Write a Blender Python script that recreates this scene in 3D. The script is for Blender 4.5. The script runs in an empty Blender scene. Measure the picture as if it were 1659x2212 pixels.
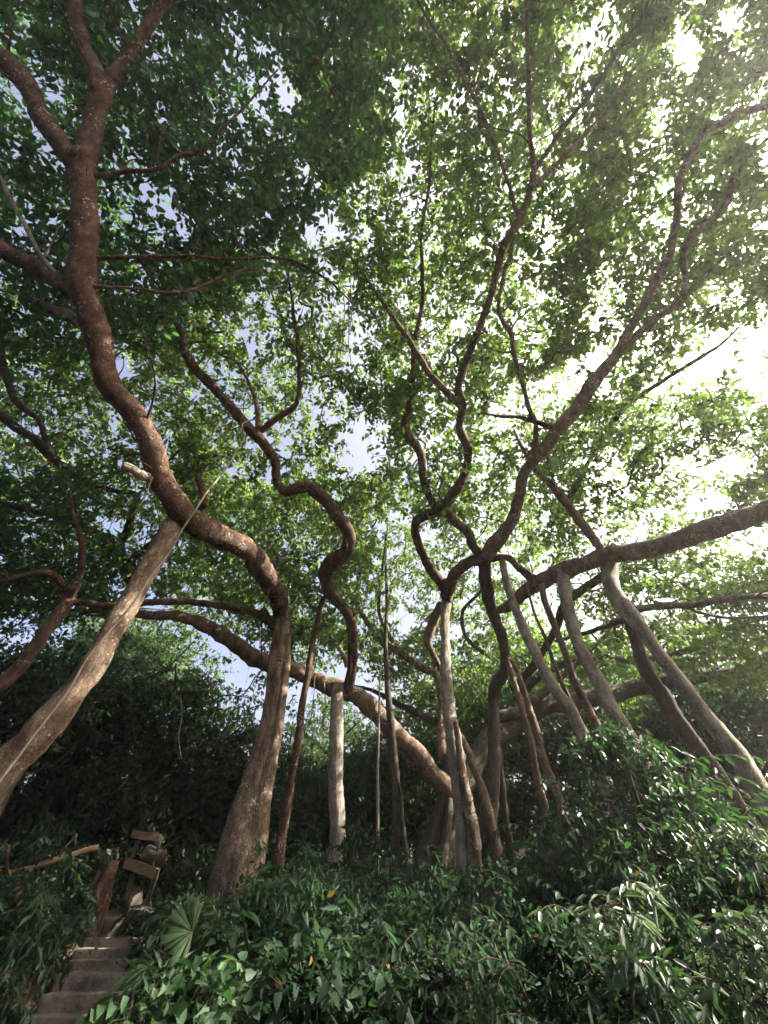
import bpy, math, random
import numpy as np
from mathutils import Vector, noise as mnoise

rng = np.random.default_rng(11)
random.seed(5)
S = bpy.context.scene
COL = S.collection
R = math.radians

# ------------------------------------------------------------------ camera, sky, sun, exposure
F, PITCH, EYE = 850.0, R(46), 1.6           # focal length in the survey grid (1659 x 2212), pitch up, eye height
CX, CY = 829.5, 1106.0
ct, st = math.cos(PITCH), math.sin(PITCH)
cam = bpy.data.cameras.new('camera')
cam.sensor_fit = 'VERTICAL'
cam.sensor_height = 24.0
cam.lens = 24.0 * F / 2212.0
cam.clip_end = 1500
cam.clip_start = 0.05
co = bpy.data.objects.new('camera', cam)
co.location = (0, 0, EYE)
co.rotation_euler = (R(90) + PITCH, 0, 0)
COL.objects.link(co)
S.camera = co

def ray(px, py):
    u, v = (px - CX) / F, (CY - py) / F
    return np.array([u, ct - v * st, st + v * ct])

SUN = ray(2450, 120); SUN = SUN / np.linalg.norm(SUN)
sun_el = math.asin(SUN[2]); sun_az = math.atan2(SUN[0], SUN[1])     # azimuth clockwise from +Y
w = bpy.data.worlds.new('World'); S.world = w; w.use_nodes = True
nt = w.node_tree
sky = nt.nodes.new('ShaderNodeTexSky'); sky.sky_type = 'NISHITA'; sky.sun_disc = False
sky.sun_elevation = sun_el; sky.sun_rotation = sun_az
sky.air_density = 0.5; sky.dust_density = 10.0; sky.ozone_density = 0.0
bg = nt.nodes['Background']; bg.inputs['Strength'].default_value = 0.15
nt.links.new(sky.outputs[0], bg.inputs[0])
sl = bpy.data.lights.new('sun', 'SUN'); sl.energy = 5.0; sl.angle = R(0.5); sl.color = (1.0, 0.93, 0.82)
so = bpy.data.objects.new('sun', sl); COL.objects.link(so)
so.rotation_euler = Vector(tuple(SUN)).to_track_quat('Z', 'Y').to_euler()
S.view_settings.view_transform = 'Standard'; S.view_settings.look = 'None'
S.view_settings.gamma = 1.0; S.view_settings.exposure = 2.1
S.cycles.max_bounces = 8; S.cycles.diffuse_bounces = 4; S.cycles.glossy_bounces = 2
S.cycles.transmission_bounces = 6; S.cycles.caustics_reflective = False; S.cycles.caustics_refractive = False
S.cycles.use_adaptive_sampling = True; S.cycles.adaptive_threshold = 0.02

# ------------------------------------------------------------------ helpers
def P3(px, py, d):
    """survey grid point at axial distance d; a negative d is the horizontal distance instead"""
    r = ray(px, py)
    t = d if d > 0 else -d / r[1]
    return np.array([0, 0, EYE]) + r * t, t

def sm(a, b, x):
    if a > b: return 1 - sm(b, a, x)
    t = min(1.0, max(0.0, (x - a) / (b - a)))
    return t * t * (3 - 2 * t)

def ground_h(x, y):
    h = 0.75 * sm(2.0, 9.2, y) + 0.85 * sm(9.0, 11.6, y)
    h += 0.45 * sm(1.5, 6.0, y) * sm(-3.2, -0.5, x)
    h += 0.10 * max(0.0, y - 11.6) * (1 - sm(40, 90, y) * .5)
    h += 0.22 * max(0.0, y - 14) * sm(-1, -9, x) * (1 - sm(25, 60, y))
    h += 0.10 * max(0.0, y - 14) * sm(3, 12, x) * (1 - sm(25, 60, y))
    k = sm(1.5, .9, abs(x + 4.45)) * sm(7.6, 8.8, y) * sm(13.2, 12.0, y)
    if k > 0: h = h * (1 - k) + k * (min(1.5, max(.25, .61 + (y - 9.3) * .456)) - .26)
    h += (1 - k) * 0.06 * mnoise.noise(Vector((x * .7, y * .7, 3.1))) + 0.2 * mnoise.noise(Vector((x * .18, y * .18, 8.1))) * sm(10, 20, y)
    return h

def tag(o, label=None, cat=None, group=None, kind=None):
    if label: o['label'] = label
    if cat: o['category'] = cat
    if group: o['group'] = group
    if kind: o['kind'] = kind
    return o

def thing(name, loc, label, cat, group=None):
    o = bpy.data.objects.new(name, None); COL.objects.link(o)
    o.location = tuple(loc); o.empty_display_size = .2
    return tag(o, label, cat, group)

def mesh_np(name, verts, faces_list, mat, parent=None, smooth=False, tint=None):
    """faces_list: list of int arrays (n, k)"""
    verts = np.asarray(verts, dtype=np.float32)
    if parent is not None:
        verts = verts - np.array(parent.location, dtype=np.float32)
    me = bpy.data.meshes.new(name)
    me.vertices.add(len(verts)); me.vertices.foreach_set('co', verts.ravel())
    loops = np.concatenate([f.ravel() for f in faces_list]).astype(np.int32)
    tot = np.concatenate([np.full(len(f), f.shape[1]) for f in faces_list]).astype(np.int32)
    start = np.concatenate([[0], np.cumsum(tot)[:-1]]).astype(np.int32)
    me.loops.add(len(loops)); me.loops.foreach_set('vertex_index', loops)
    me.polygons.add(len(tot)); me.polygons.foreach_set('loop_start', start)
    me.polygons.foreach_set('loop_total', tot)
    if smooth: me.polygons.foreach_set('use_smooth', np.ones(len(tot), dtype=bool))
    if tint is not None:
        a = me.attributes.new('tint', 'FLOAT', 'POINT'); a.data.foreach_set('value', np.asarray(tint, dtype=np.float32))
    me.materials.append(mat); me.update(calc_edges=True)
    o = bpy.data.objects.new(name, me); COL.objects.link(o)
    if parent is not None: o.parent = parent
    return o

# ------------------------------------------------------------------ materials
def new_mat(name):
    m = bpy.data.materials.new(name); m.use_nodes = True
    n = m.node_tree.nodes; n.clear()
    out = n.new('ShaderNodeOutputMaterial')
    return m, n, m.node_tree.links, out

def ramp(n, stops):
    r = n.new('ShaderNodeValToRGB')
    el = r.color_ramp.elements
    while len(el) < len(stops): el.new(.5)
    for e, (p, c) in zip(el, stops):
        e.position = p; e.color = (*c, 1)
    return r

def bark_mat(name, dark, mid, pale, spot=.5, scale=1.0, moss=0.0):
    m, n, L, out = new_mat(name)
    tc = n.new('ShaderNodeTexCoord')
    mp = n.new('ShaderNodeMapping'); mp.inputs['Scale'].default_value = (scale * 3, scale * 3, scale * 1.2)
    L.new(tc.outputs['Object'], mp.inputs[0])
    n1 = n.new('ShaderNodeTexNoise'); n1.inputs['Scale'].default_value = 2.2; n1.inputs['Detail'].default_value = 9; n1.inputs['Roughness'].default_value = .68
    L.new(mp.outputs[0], n1.inputs[0])
    r1 = ramp(n, [(.33, dark), (.5, mid), (.68, pale)]); L.new(n1.outputs[0], r1.inputs[0])
    # lichen patches with shapes of their own
    n2 = n.new('ShaderNodeTexNoise'); n2.inputs['Scale'].default_value = 2.4 * scale; n2.inputs['Detail'].default_value = 4
    L.new(tc.outputs['Object'], n2.inputs[0])
    vo = n.new('ShaderNodeTexVoronoi'); vo.inputs['Scale'].default_value = 15 * scale
    L.new(tc.outputs['Object'], vo.inputs[0])
    sub = n.new('ShaderNodeMath'); sub.operation = 'MULTIPLY_ADD'; sub.inputs[1].default_value = -.55
    L.new(vo.outputs['Distance'], sub.inputs[0]); L.new(n2.outputs[0], sub.inputs[2])
    rs = ramp(n, [(.41, (0, 0, 0)), (.48, (1, 1, 1))]); L.new(sub.outputs[0], rs.inputs[0])
    mf = n.new('ShaderNodeMath'); mf.operation = 'MULTIPLY'; mf.inputs[1].default_value = spot; L.new(rs.outputs[0], mf.inputs[0])
    mx = n.new('ShaderNodeMix'); mx.data_type = 'RGBA'
    L.new(mf.outputs[0], mx.inputs[0]); L.new(r1.outputs[0], mx.inputs[6]); mx.inputs[7].default_value = (.44, .40, .35, 1)
    n4 = n.new('ShaderNodeTexNoise'); n4.inputs['Scale'].default_value = 2.1; n4.inputs['Detail'].default_value = 6
    L.new(tc.outputs['Object'], n4.inputs[0])
    r4 = ramp(n, [(.50, (0, 0, 0)), (.62, (moss, moss, moss))]); L.new(n4.outputs[0], r4.inputs[0])
    mx2 = n.new('ShaderNodeMix'); mx2.data_type = 'RGBA'
    L.new(r4.outputs[0], mx2.inputs[0]); L.new(mx.outputs[2], mx2.inputs[6]); mx2.inputs[7].default_value = (.075, .078, .052, 1)
    b = n.new('ShaderNodeBsdfPrincipled'); b.inputs['Roughness'].default_value = .82
    b.inputs['Specular IOR Level'].default_value = .25
    n5 = n.new('ShaderNodeTexNoise'); n5.inputs['Scale'].default_value = 30 * scale; n5.inputs['Detail'].default_value = 5; n5.inputs['Roughness'].default_value = .75
    L.new(tc.outputs['Object'], n5.inputs[0])
    r5 = ramp(n, [(.36, (.45, .43, .42)), (.5, (1, 1, 1)), (.66, (1.35, 1.32, 1.28))]); L.new(n5.outputs[0], r5.inputs[0])
    mx3 = n.new('ShaderNodeMix'); mx3.data_type = 'RGBA'; mx3.blend_type = 'MULTIPLY'; mx3.inputs[0].default_value = .85
    L.new(mx2.outputs[2], mx3.inputs[6]); L.new(r5.outputs[0], mx3.inputs[7])
    L.new(mx3.outputs[2], b.inputs['Base Color'])
    n3 = n.new('ShaderNodeTexNoise'); n3.inputs['Scale'].default_value = 9 * scale; n3.inputs['Detail'].default_value = 8; n3.inputs['Roughness'].default_value = .7
    L.new(mp.outputs[0], n3.inputs[0])
    bp = n.new('ShaderNodeBump'); bp.inputs['Strength'].default_value = 1.0; bp.inputs['Distance'].default_value = .045
    L.new(n3.outputs[0], bp.inputs['Height']); L.new(bp.outputs[0], b.inputs['Normal'])
    L.new(b.outputs[0], out.inputs[0])
    return m

def leaf_mat(name, stops, trans, fac=.42, rough=.38, spec=.4):
    m, n, L, out = new_mat(name)
    at = n.new('ShaderNodeAttribute'); at.attribute_name = 'tint'
    r1 = ramp(n, stops); L.new(at.outputs['Fac'], r1.inputs[0])
    b = n.new('ShaderNodeBsdfPrincipled'); b.inputs['Roughness'].default_value = rough
    b.inputs['Specular IOR Level'].default_value = spec
    L.new(r1.outputs[0], b.inputs['Base Color'])
    t = n.new('ShaderNodeBsdfTranslucent')
    r2 = ramp(n, trans); L.new(at.outputs['Fac'], r2.inputs[0]); L.new(r2.outputs[0], t.inputs[0])
    mx = n.new('ShaderNodeMixShader'); mx.inputs[0].default_value = fac
    L.new(b.outputs[0], mx.inputs[1]); L.new(t.outputs[0], mx.inputs[2]); L.new(mx.outputs[0], out.inputs[0])
    return m

def noise_mat(name, stops, scale=3.0, rough=.9, bump=.5, bscale=20.0, stretch=(1, 1, 1)):
    m, n, L, out = new_mat(name)
    tc = n.new('ShaderNodeTexCoord'); mp = n.new('ShaderNodeMapping'); mp.inputs['Scale'].default_value = stretch
    L.new(tc.outputs['Object'], mp.inputs[0])
    n1 = n.new('ShaderNodeTexNoise'); n1.inputs['Scale'].default_value = scale; n1.inputs['Detail'].default_value = 10; n1.inputs['Roughness'].default_value = .65
    L.new(mp.outputs[0], n1.inputs[0])
    r1 = ramp(n, stops); L.new(n1.outputs[0], r1.inputs[0])
    b = n.new('ShaderNodeBsdfPrincipled'); b.inputs['Roughness'].default_value = rough; b.inputs['Specular IOR Level'].default_value = .2
    L.new(r1.outputs[0], b.inputs['Base Color'])
    n2 = n.new('ShaderNodeTexNoise'); n2.inputs['Scale'].default_value = bscale; n2.inputs['Detail'].default_value = 8
    L.new(mp.outputs[0], n2.inputs[0])
    bp = n.new('ShaderNodeBump'); bp.inputs['Strength'].default_value = bump; bp.inputs['Distance'].default_value = .04
    L.new(n2.outputs[0], bp.inputs['Height']); L.new(bp.outputs[0], b.inputs['Normal']); L.new(b.outputs[0], out.inputs[0])
    return m

BARK_RED = bark_mat('bark_reddish', (.032, .017, .011), (.094, .050, .031), (.20, .122, .083), .6, moss=.22)
BARK_GREY = bark_mat('bark_grey', (.062, .038, .026), (.18, .120, .082), (.35, .27, .205), .9, moss=.32)
BARK_PALE = bark_mat('bark_pale', (.14, .115, .092), (.33, .28, .235), (.54, .49, .43), .9, moss=.25)
BARK_DARK = bark_mat('bark_dark', (.03, .023, .018), (.075, .058, .044), (.13, .105, .08), .3, moss=.7)
TWIG = bark_mat('bark_twig', (.05, .032, .022), (.10, .068, .048), (.16, .12, .09), 0)
LEAF_FIG = leaf_mat('fig_leaf', [(0, (.022, .050, .016)), (.6, (.040, .085, .024)), (.93, (.065, .115, .028)), (1, (.17, .16, .03))],
                    [(0, (.11, .23, .04)), (.6, (.23, .38, .06)), (.9, (.36, .46, .08)), (1, (.5, .46, .1))], .46)
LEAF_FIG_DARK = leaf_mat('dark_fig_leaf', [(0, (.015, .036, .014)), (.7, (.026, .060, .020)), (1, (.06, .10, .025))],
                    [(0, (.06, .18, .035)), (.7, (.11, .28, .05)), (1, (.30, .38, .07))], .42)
LEAF_SHADED = leaf_mat('shaded_thicket_leaf', [(0, (.010, .020, .009)), (.7, (.018, .036, .013)), (1, (.05, .07, .02))],
                    [(0, (.03, .09, .02)), (.7, (.055, .14, .03)), (1, (.25, .30, .06))], .33, .5, .3)  # forest leaf darkened: deep shade of the background put into its colour
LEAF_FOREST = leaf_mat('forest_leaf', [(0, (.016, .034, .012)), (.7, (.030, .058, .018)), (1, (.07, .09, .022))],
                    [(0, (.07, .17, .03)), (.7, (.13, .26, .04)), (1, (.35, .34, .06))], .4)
LEAF_SHRUB = leaf_mat('shrub_leaf', [(0, (.013, .027, .017)), (.55, (.024, .048, .029)), (.85, (.042, .080, .043)), (.985, (.10, .16, .07)), (1, (.20, .11, .04))],
                    [(0, (.035, .095, .035)), (.9, (.09, .20, .06)), (1, (.4, .3, .04))], .24, .55, .16)
LEAF_CREEPER = leaf_mat('creeper_leaf', [(0, (.03, .06, .03)), (.6, (.055, .11, .05)), (1, (.10, .17, .07))],
                    [(0, (.05, .16, .04)), (1, (.14, .32, .07))], .26, .5, .35)
LEAF_SUNLIT = leaf_mat('sunlit_shrub_leaf', [(0, (.06, .085, .06)), (.6, (.10, .135, .09)), (1, (.17, .20, .13))],
                    [(0, (.06, .15, .05)), (1, (.2, .34, .1))], .2, .5, 1.0)  # sun patch on the right shrubs put into a lighter leaf colour
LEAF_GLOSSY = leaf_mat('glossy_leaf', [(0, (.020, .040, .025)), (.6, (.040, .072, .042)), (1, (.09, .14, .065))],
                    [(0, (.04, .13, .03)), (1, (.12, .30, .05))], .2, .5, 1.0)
GROUND = noise_mat('leaf_litter_soil', [(.3, (.022, .015, .010)), (.5, (.05, .034, .022)), (.7, (.10, .065, .038))], 4.0, .95, .9, 14)
STONE = noise_mat('step_stone', [(.32, (.07, .056, .045)), (.46, (.20, .168, .14)), (.72, (.34, .29, .245))], 2.6, .9, .7, 16)
ROCK = noise_mat('rock', [(.3, (.035, .03, .024)), (.52, (.09, .075, .06)), (.75, (.18, .15, .125))], 2.5, .9, .9, 9)
WOOD = noise_mat('weathered_wood', [(.3, (.07, .048, .03)), (.5, (.15, .105, .068)), (.72, (.24, .18, .12))], 5, .8, .6, 22, (1, 6, 6))
BAMBOO = noise_mat('dry_bamboo', [(.3, (.22, .14, .07)), (.5, (.36, .24, .13)), (.7, (.46, .34, .20))], 4, .55, .3, 20)
VINE = noise_mat('dry_vine', [(.3, (.17, .14, .11)), (.7, (.36, .31, .26))], 8, .9, .4, 30)

# ------------------------------------------------------------------ tubes
def spline(pts, rad, step):
    pts = np.asarray(pts, float); rad = np.asarray(rad, float)
    if len(pts) == 2:
        n = max(2, int(np.linalg.norm(pts[1] - pts[0]) / step)); t = np.linspace(0, 1, n + 1)[:, None]
        return pts[0] * (1 - t) + pts[1] * t, rad[0] * (1 - t[:, 0]) + rad[1] * t[:, 0]
    a = np.vstack([2 * pts[0] - pts[1], pts, 2 * pts[-1] - pts[-2]])
    op, orr = [], []
    for i in range(1, len(a) - 2):
        p0, p1, p2, p3 = a[i - 1:i + 3]
        n = max(2, int(np.linalg.norm(p2 - p1) / step))
        for t in np.arange(n) / n:
            op.append(.5 * ((2 * p1) + (p2 - p0) * t + (2 * p0 - 5 * p1 + 4 * p2 - p3) * t * t + (3 * p1 - p0 - 3 * p2 + p3) * t ** 3))
            orr.append(rad[i - 1] * (1 - t) + rad[i] * t)
    op.append(a[-2]); orr.append(rad[-1])
    return np.array(op), np.array(orr)

class TB:
    def __init__(s): s.v = []; s.q = []; s.t = []; s.n = 0
    def tube(s, pts, rad, sides=10, rough=.10, seed=0.0, flare=None, flute=0):
        pts = np.asarray(pts); m = len(pts)
        tan = np.gradient(pts, axis=0); tan /= np.linalg.norm(tan, axis=1)[:, None] + 1e-9
        ref = np.array([0, 0, 1.0]) if abs(tan[0][2]) < .8 else np.array([1.0, 0, 0])
        nrm = np.cross(tan[0], ref); nrm /= np.linalg.norm(nrm)
        ang = np.arange(sides) * 2 * math.pi / sides
        base = s.n
        for i in range(m):
            nrm = nrm - tan[i] * nrm.dot(tan[i]); nrm /= np.linalg.norm(nrm) + 1e-9
            b = np.cross(tan[i], nrm)
            for k in range(sides):
                d = nrm * math.cos(ang[k]) + b * math.sin(ang[k])
                r = rad[i]
                if rough:
                    q = pts[i] + d * r
                    r *= 1 + rough * (mnoise.noise(Vector(q * (1.1 / max(.05, min(rad[i], .4)) * .35)) + Vector((seed, 0, 0))) * 1.2
                                      + .7 * mnoise.noise(Vector(q * 8) + Vector((seed, 5, 0))))
                if flute:
                    r *= 1 + flute * (math.sin(ang[k] * 3 + seed + 2.5 * mnoise.noise(Vector((seed, pts[i][2] * .45, 0)))) + .6 * math.sin(ang[k] * 5 + seed * 3 + 3 * mnoise.noise(Vector((seed + 9, pts[i][2] * .6, 0)))))
                if flare is not None and flare[i] > 0:
                    f = flare[i]
                    r *= 1 + f * (.45 + .55 * math.sin(ang[k] * 4 + seed + 1.5 * mnoise.noise(Vector((seed, ang[k], pts[i][2] * .6)))) + .35 * math.sin(ang[k] * 7 + seed * 2))
                s.v.append(pts[i] + d * r)
        idx = np.arange(m * sides).reshape(m, sides) + base
        q = np.stack([idx[:-1], np.roll(idx[:-1], -1, 1), np.roll(idx[1:], -1, 1), idx[1:]], -1).reshape(-1, 4)
        s.q.append(q)
        s.v.append(pts[0]); s.v.append(pts[-1])
        c0, c1 = base + m * sides, base + m * sides + 1
        s.t.append(np.stack([np.full(sides, c0), np.roll(idx[0], -1), idx[0]], -1))
        s.t.append(np.stack([np.full(sides, c1), idx[-1], np.roll(idx[-1], -1)], -1))
        s.n = base + m * sides + 2
    def build(s, name, mat, parent=None):
        return mesh_np(name, np.array(s.v), [np.vstack(s.q), np.vstack(s.t)], mat, parent, smooth=True)

def trace(nodes, d0=None):
    """survey nodes (px, py, width) or (px, py, width, d); missing d is interpolated"""
    n = len(nodes); d = [None] * n
    for i, k in enumerate(nodes):
        if len(k) > 3: d[i] = k[3]
    if d0 is not None and d[0] is None: d[0] = d0
    known = [i for i in range(n) if d[i] is not None]
    # turn horizontal distances into axial ones, then interpolate along the line
    for i in known:
        if d[i] < 0: d[i] = P3(nodes[i][0], nodes[i][1], d[i])[1]
    L = np.concatenate([[0], np.cumsum([math.hypot(nodes[i + 1][0] - nodes[i][0], nodes[i + 1][1] - nodes[i][1]) for i in range(n - 1)])])
    dd = np.interp(L, [L[i] for i in known], [d[i] for i in known])
    pts = np.array([P3(nodes[i][0], nodes[i][1], dd[i])[0] for i in range(n)])
    rad = np.array([nodes[i][2] / 2 / F * dd[i] for i in range(n)])
    return pts, rad

def upright(nodes, Y):
    """an upright stem: every node at horizontal distance Y (or Y interpolated (top, bottom))"""
    if not isinstance(Y, tuple): Y = (Y, Y)
    n = len(nodes); ys = np.linspace(Y[0], Y[1], n)
    return [(k[0], k[1], k[2], -ys[i]) for i, k in enumerate(nodes)]

class Tree:
    def __init__(s, name, loc, label, cat='tree', group=None):
        s.root = thing(name, loc, label, cat, group); s.sk = []; s.skr = []; s.seed = random.random() * 50
    def limb(s, name, nodes, mat, rough=.17, d0=None, ground=False, sides=None, label=None):
        pts, rad = trace(nodes, d0)
        flare = None
        if ground:
            x, y, z = pts[-1]; g = ground_h(x, y)
            if z > g:
                k = pts[-1] + (pts[-1] - pts[-2]) / np.linalg.norm(pts[-1] - pts[-2]) * 0
                m = max(1, int((z - g + .25) / .3))
                for j in range(1, m + 1):
                    f = j / m
                    pts = np.vstack([pts, [x, y, z + (g - .25 - z) * f]]); rad = np.append(rad, rad[-1] * 1.05)
        step = max(.05, min(.22, float(np.median(rad)) * .5))
        op, orr = spline(pts, rad, step)
        arc = np.concatenate([[0], np.cumsum(np.linalg.norm(np.diff(op, axis=0), axis=1))])
        kn = .35 if ground else 1.0
        for i in range(1, len(op) - 1):
            r0 = max(.03, orr[i]); q = arc[i] / (r0 * 5 + .15)
            op[i] = op[i] + np.array(mnoise.noise_vector(Vector((q, s.seed, 1.0)))) * min(.3 * orr[i], .06) * kn
            orr[i] *= 1 + .16 * kn * mnoise.noise(Vector((arc[i] / (r0 * 3 + .1), s.seed, 9.0))) + .28 * max(0, mnoise.noise(Vector((arc[i] / (r0 * 2 + .12), s.seed, 17.0))) - .28)
        if ground:
            g = ground_h(op[-1][0], op[-1][1])
            flare = np.array([.4 * max(0., 1 - (p[2] - g) / 1.3) ** 2 for p in op])
        sides = sides or int(min(24, max(7, np.max(orr) * 60)))
        tb = TB(); s.seed += 3.7
        tb.tube(op, orr, sides, rough, s.seed, flare, .07 if ground and np.max(orr) > .1 else 0)
        if name in ('limb', 'branch'):
            rr = random.Random(int(s.seed * 100))
            for a in np.arange(arc[-1] * .15, arc[-1] * .97, .55):
                if rr.random() < .28: continue
                i = int(np.searchsorted(arc, a)); i = min(max(i, 1), len(op) - 2)
                t = op[i + 1] - op[i - 1]; t = t / np.linalg.norm(t)
                d = np.array([rr.gauss(0, 1), rr.gauss(0, 1), rr.gauss(.5, 1)]); d = d - t * d.dot(t); d = d / np.linalg.norm(d)
                ln = rr.uniform(.3, 2.1); r1 = min(orr[i] * .4, rr.uniform(.008, .026)); p = [op[i]]; dd = d * .9 + t * .5
                for _ in range(5):
                    dd = dd + np.array([rr.gauss(0, .3), rr.gauss(0, .3), rr.gauss(.06, .3)]); dd = dd / np.linalg.norm(dd); p.append(p[-1] + dd * ln / 5)
                bo, br = spline(np.array(p), np.array([r1 * 1.5, r1, r1 * .8, r1 * .6, r1 * .45, r1 * .25]), .09)
                tb.tube(bo, br, 5, .1, s.seed + a)
                s.sk += list(bo[::2]); s.skr += list(br[::2])
        if name in ('limb', 'prop_trunk') and np.max(orr) > .07:
            rr = random.Random(int(s.seed * 77))
            for _ in range(int(arc[-1] * 1.3)):
                i = rr.randrange(1, len(op) - 1); n_ = rr.randint(1, 4)
                for q in range(n_):
                    b = op[min(len(op) - 2, i + q)]; ln = rr.uniform(.15, .9)
                    p = [b + np.array([rr.uniform(-.6, .6), rr.uniform(-.6, .6), -.5]) * orr[i]]
                    if p[0][2] - ln < ground_h(p[0][0], p[0][1]) + .5: continue
                    for k in range(4): p.append(p[-1] + np.array([rr.gauss(0, .025), rr.gauss(0, .025), -ln / 4]))
                    tb.tube(np.array(p), np.linspace(rr.uniform(.003, .008), .0015, 5), 4, 0, 0)
        o = tb.build(name, mat, s.root)
        if label: o['label'] = label
        for a, b in zip(op[::2], orr[::2]):
            s.sk.append(a); s.skr.append(b)
        return pts

# ------------------------------------------------------------------ leaves
T_LEAF = np.array([[0, 0, 0], [.28, .40, .07], [.66, .36, .03], [1, 0, -.10], [.66, -.36, .03], [.28, -.40, .07]], float)
T_LONG = np.array([[0, 0, 0], [.30, .5, .05], [.65, .42, -.03], [1, 0, -.22], [.65, -.42, -.03], [.30, -.5, .05]], float)
T_HEART = np.array([[0, 0, 0], [.04, .52, .06], [.5, .44, .04], [1, 0, -.12], [.5, -.44, .04], [.04, -.52, .06]], float)
def leaves(base, axis, normal, length, width, templ=T_LEAF):
    n = len(base)
    axis = axis / (np.linalg.norm(axis, axis=1)[:, None] + 1e-9)
    side = np.cross(normal, axis); side /= np.linalg.norm(side, axis=1)[:, None] + 1e-9
    up = np.cross(axis, side)
    V = (base[:, None, :] + axis[:, None, :] * (templ[None, :, 0, None] * length[:, None, None])
         + side[:, None, :] * (templ[None, :, 1, None] * width[:, None, None])
         + up[:, None, :] * (templ[None, :, 2, None] * length[:, None, None])).reshape(-1, 3)
    k = (np.arange(n) * 6)[:, None]
    Fq = np.vstack([k + np.array([0, 3, 2, 1]), k + np.array([0, 5, 4, 3])])
    return V, Fq

def unit(v): return v / (np.linalg.norm(v, axis=-1, keepdims=True) + 1e-9)

def clump_leaves(cent, per, L, twig=.5, ratio=.58, droop=.25, tilt=.55, templ=T_LEAF, whorl=False):
    """leaves set along a short twig at each centre; returns verts, faces, tint, twig ends"""
    n = len(cent)
    td = rng.normal(size=(n, 3)); td[:, 2] = td[:, 2] * .4 - .15; td = unit(td)
    s = np.tile(np.linspace(-.45, .6, per), n) + rng.normal(0, .06, n * per)
    c = np.repeat(cent, per, 0); t = np.repeat(td, per, 0)
    if whorl: s = .45 + .25 * (rng.random(n * per) - .5)
    base = c + t * (s * twig)[:, None]
    perp = unit(np.cross(t, rng.normal(size=(n * per, 3))))
    ax = t * .45 + perp * .9; ax[:, 2] -= droop; ax = unit(ax)
    nr = rng.normal(size=(n * per, 3)) * tilt; nr[:, 2] += 1.0
    nr = unit(nr - ax * np.sum(nr * ax, 1)[:, None])
    ln = L * rng.uniform(.6, 1.25, n * per)
    V, Fq = leaves(base + rng.normal(0, .03, base.shape), ax, nr, ln, ln * ratio * rng.uniform(.8, 1.15, n * per), templ)
    tint = np.clip(np.repeat(rng.beta(2, 2.6, n), per) * .55 + rng.random(n * per) * .45, 0, 1)
    tint = np.where(rng.random(n * per) < .005, 1.0, tint * .97)
    return V, Fq, np.repeat(tint, 6), td

def twig_mesh(tree, cent, td, twig, mat, rmin=.0045, name='twigs'):
    """joins every leaf clump to the nearest limb through its neighbours; thickness grows with what a twig carries"""
    sk = np.array(tree.sk); n = len(cent)
    best = np.full(n, 1e9); par = np.full(n, -1)
    for a in range(0, n, 400):
        dm = np.linalg.norm(cent[a:a + 400, None, :] - sk[None], axis=2)
        best[a:a + 400] = dm.min(1) * 1.15; par[a:a + 400] = -1 - dm.argmin(1)
    done = np.zeros(n, bool); order = []
    for _ in range(n):
        i = int(np.argmin(np.where(done, 1e9, best))); done[i] = True; order.append(i)
        dm = np.linalg.norm(cent - cent[i], axis=1)
        up = (~done) & (dm < best); best[up] = dm[up]; par[up] = i
    load = np.ones(n)
    for i in reversed(order):
        if par[i] >= 0: load[par[i]] += load[i]
    V, Q = [], []; k = 0
    load = np.minimum(load, (.03 / rmin) ** (1 / .42))
    def seg(a, b, ra, rb):
        nonlocal k
        d = b - a; ln = np.linalg.norm(d)
        if ln < 1e-4: return
        d = d / ln; u = np.cross(d, [0.3, 0.2, 1.0]); u /= np.linalg.norm(u) + 1e-9; v = np.cross(d, u)
        mid = (a + b) / 2 + u * ln * .08 * random.uniform(-1, 1) + v * ln * .08 * random.uniform(-1, 1)
        for p, r in ((a, ra), (mid, (ra + rb) / 2), (b, rb)):
            for j in range(4):
                an = j * math.pi / 2
                V.append(p + (u * math.cos(an) + v * math.sin(an)) * r)
        for h in (0, 4):
            for j in range(4):
                Q.append((k + h + j, k + h + (j + 1) % 4, k + h + 4 + (j + 1) % 4, k + h + 4 + j))
        k += 12
    for i in order:
        p = par[i]
        r = rmin * load[i] ** .42
        if p < 0: seg(sk[-1 - p], cent[i], min(r * 1.2, max(rmin, tree.skr[-1 - p])), r)
        else: seg(cent[p], cent[i], min(r * 1.1, rmin * load[p] ** .42), r)
        seg(cent[i] - td[i] * twig * .45, cent[i] + td[i] * twig * .6, rmin * .9, rmin * .5)
    return mesh_np(name, np.array(V), [np.array(Q)], mat, tree.root, smooth=True)

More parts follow.
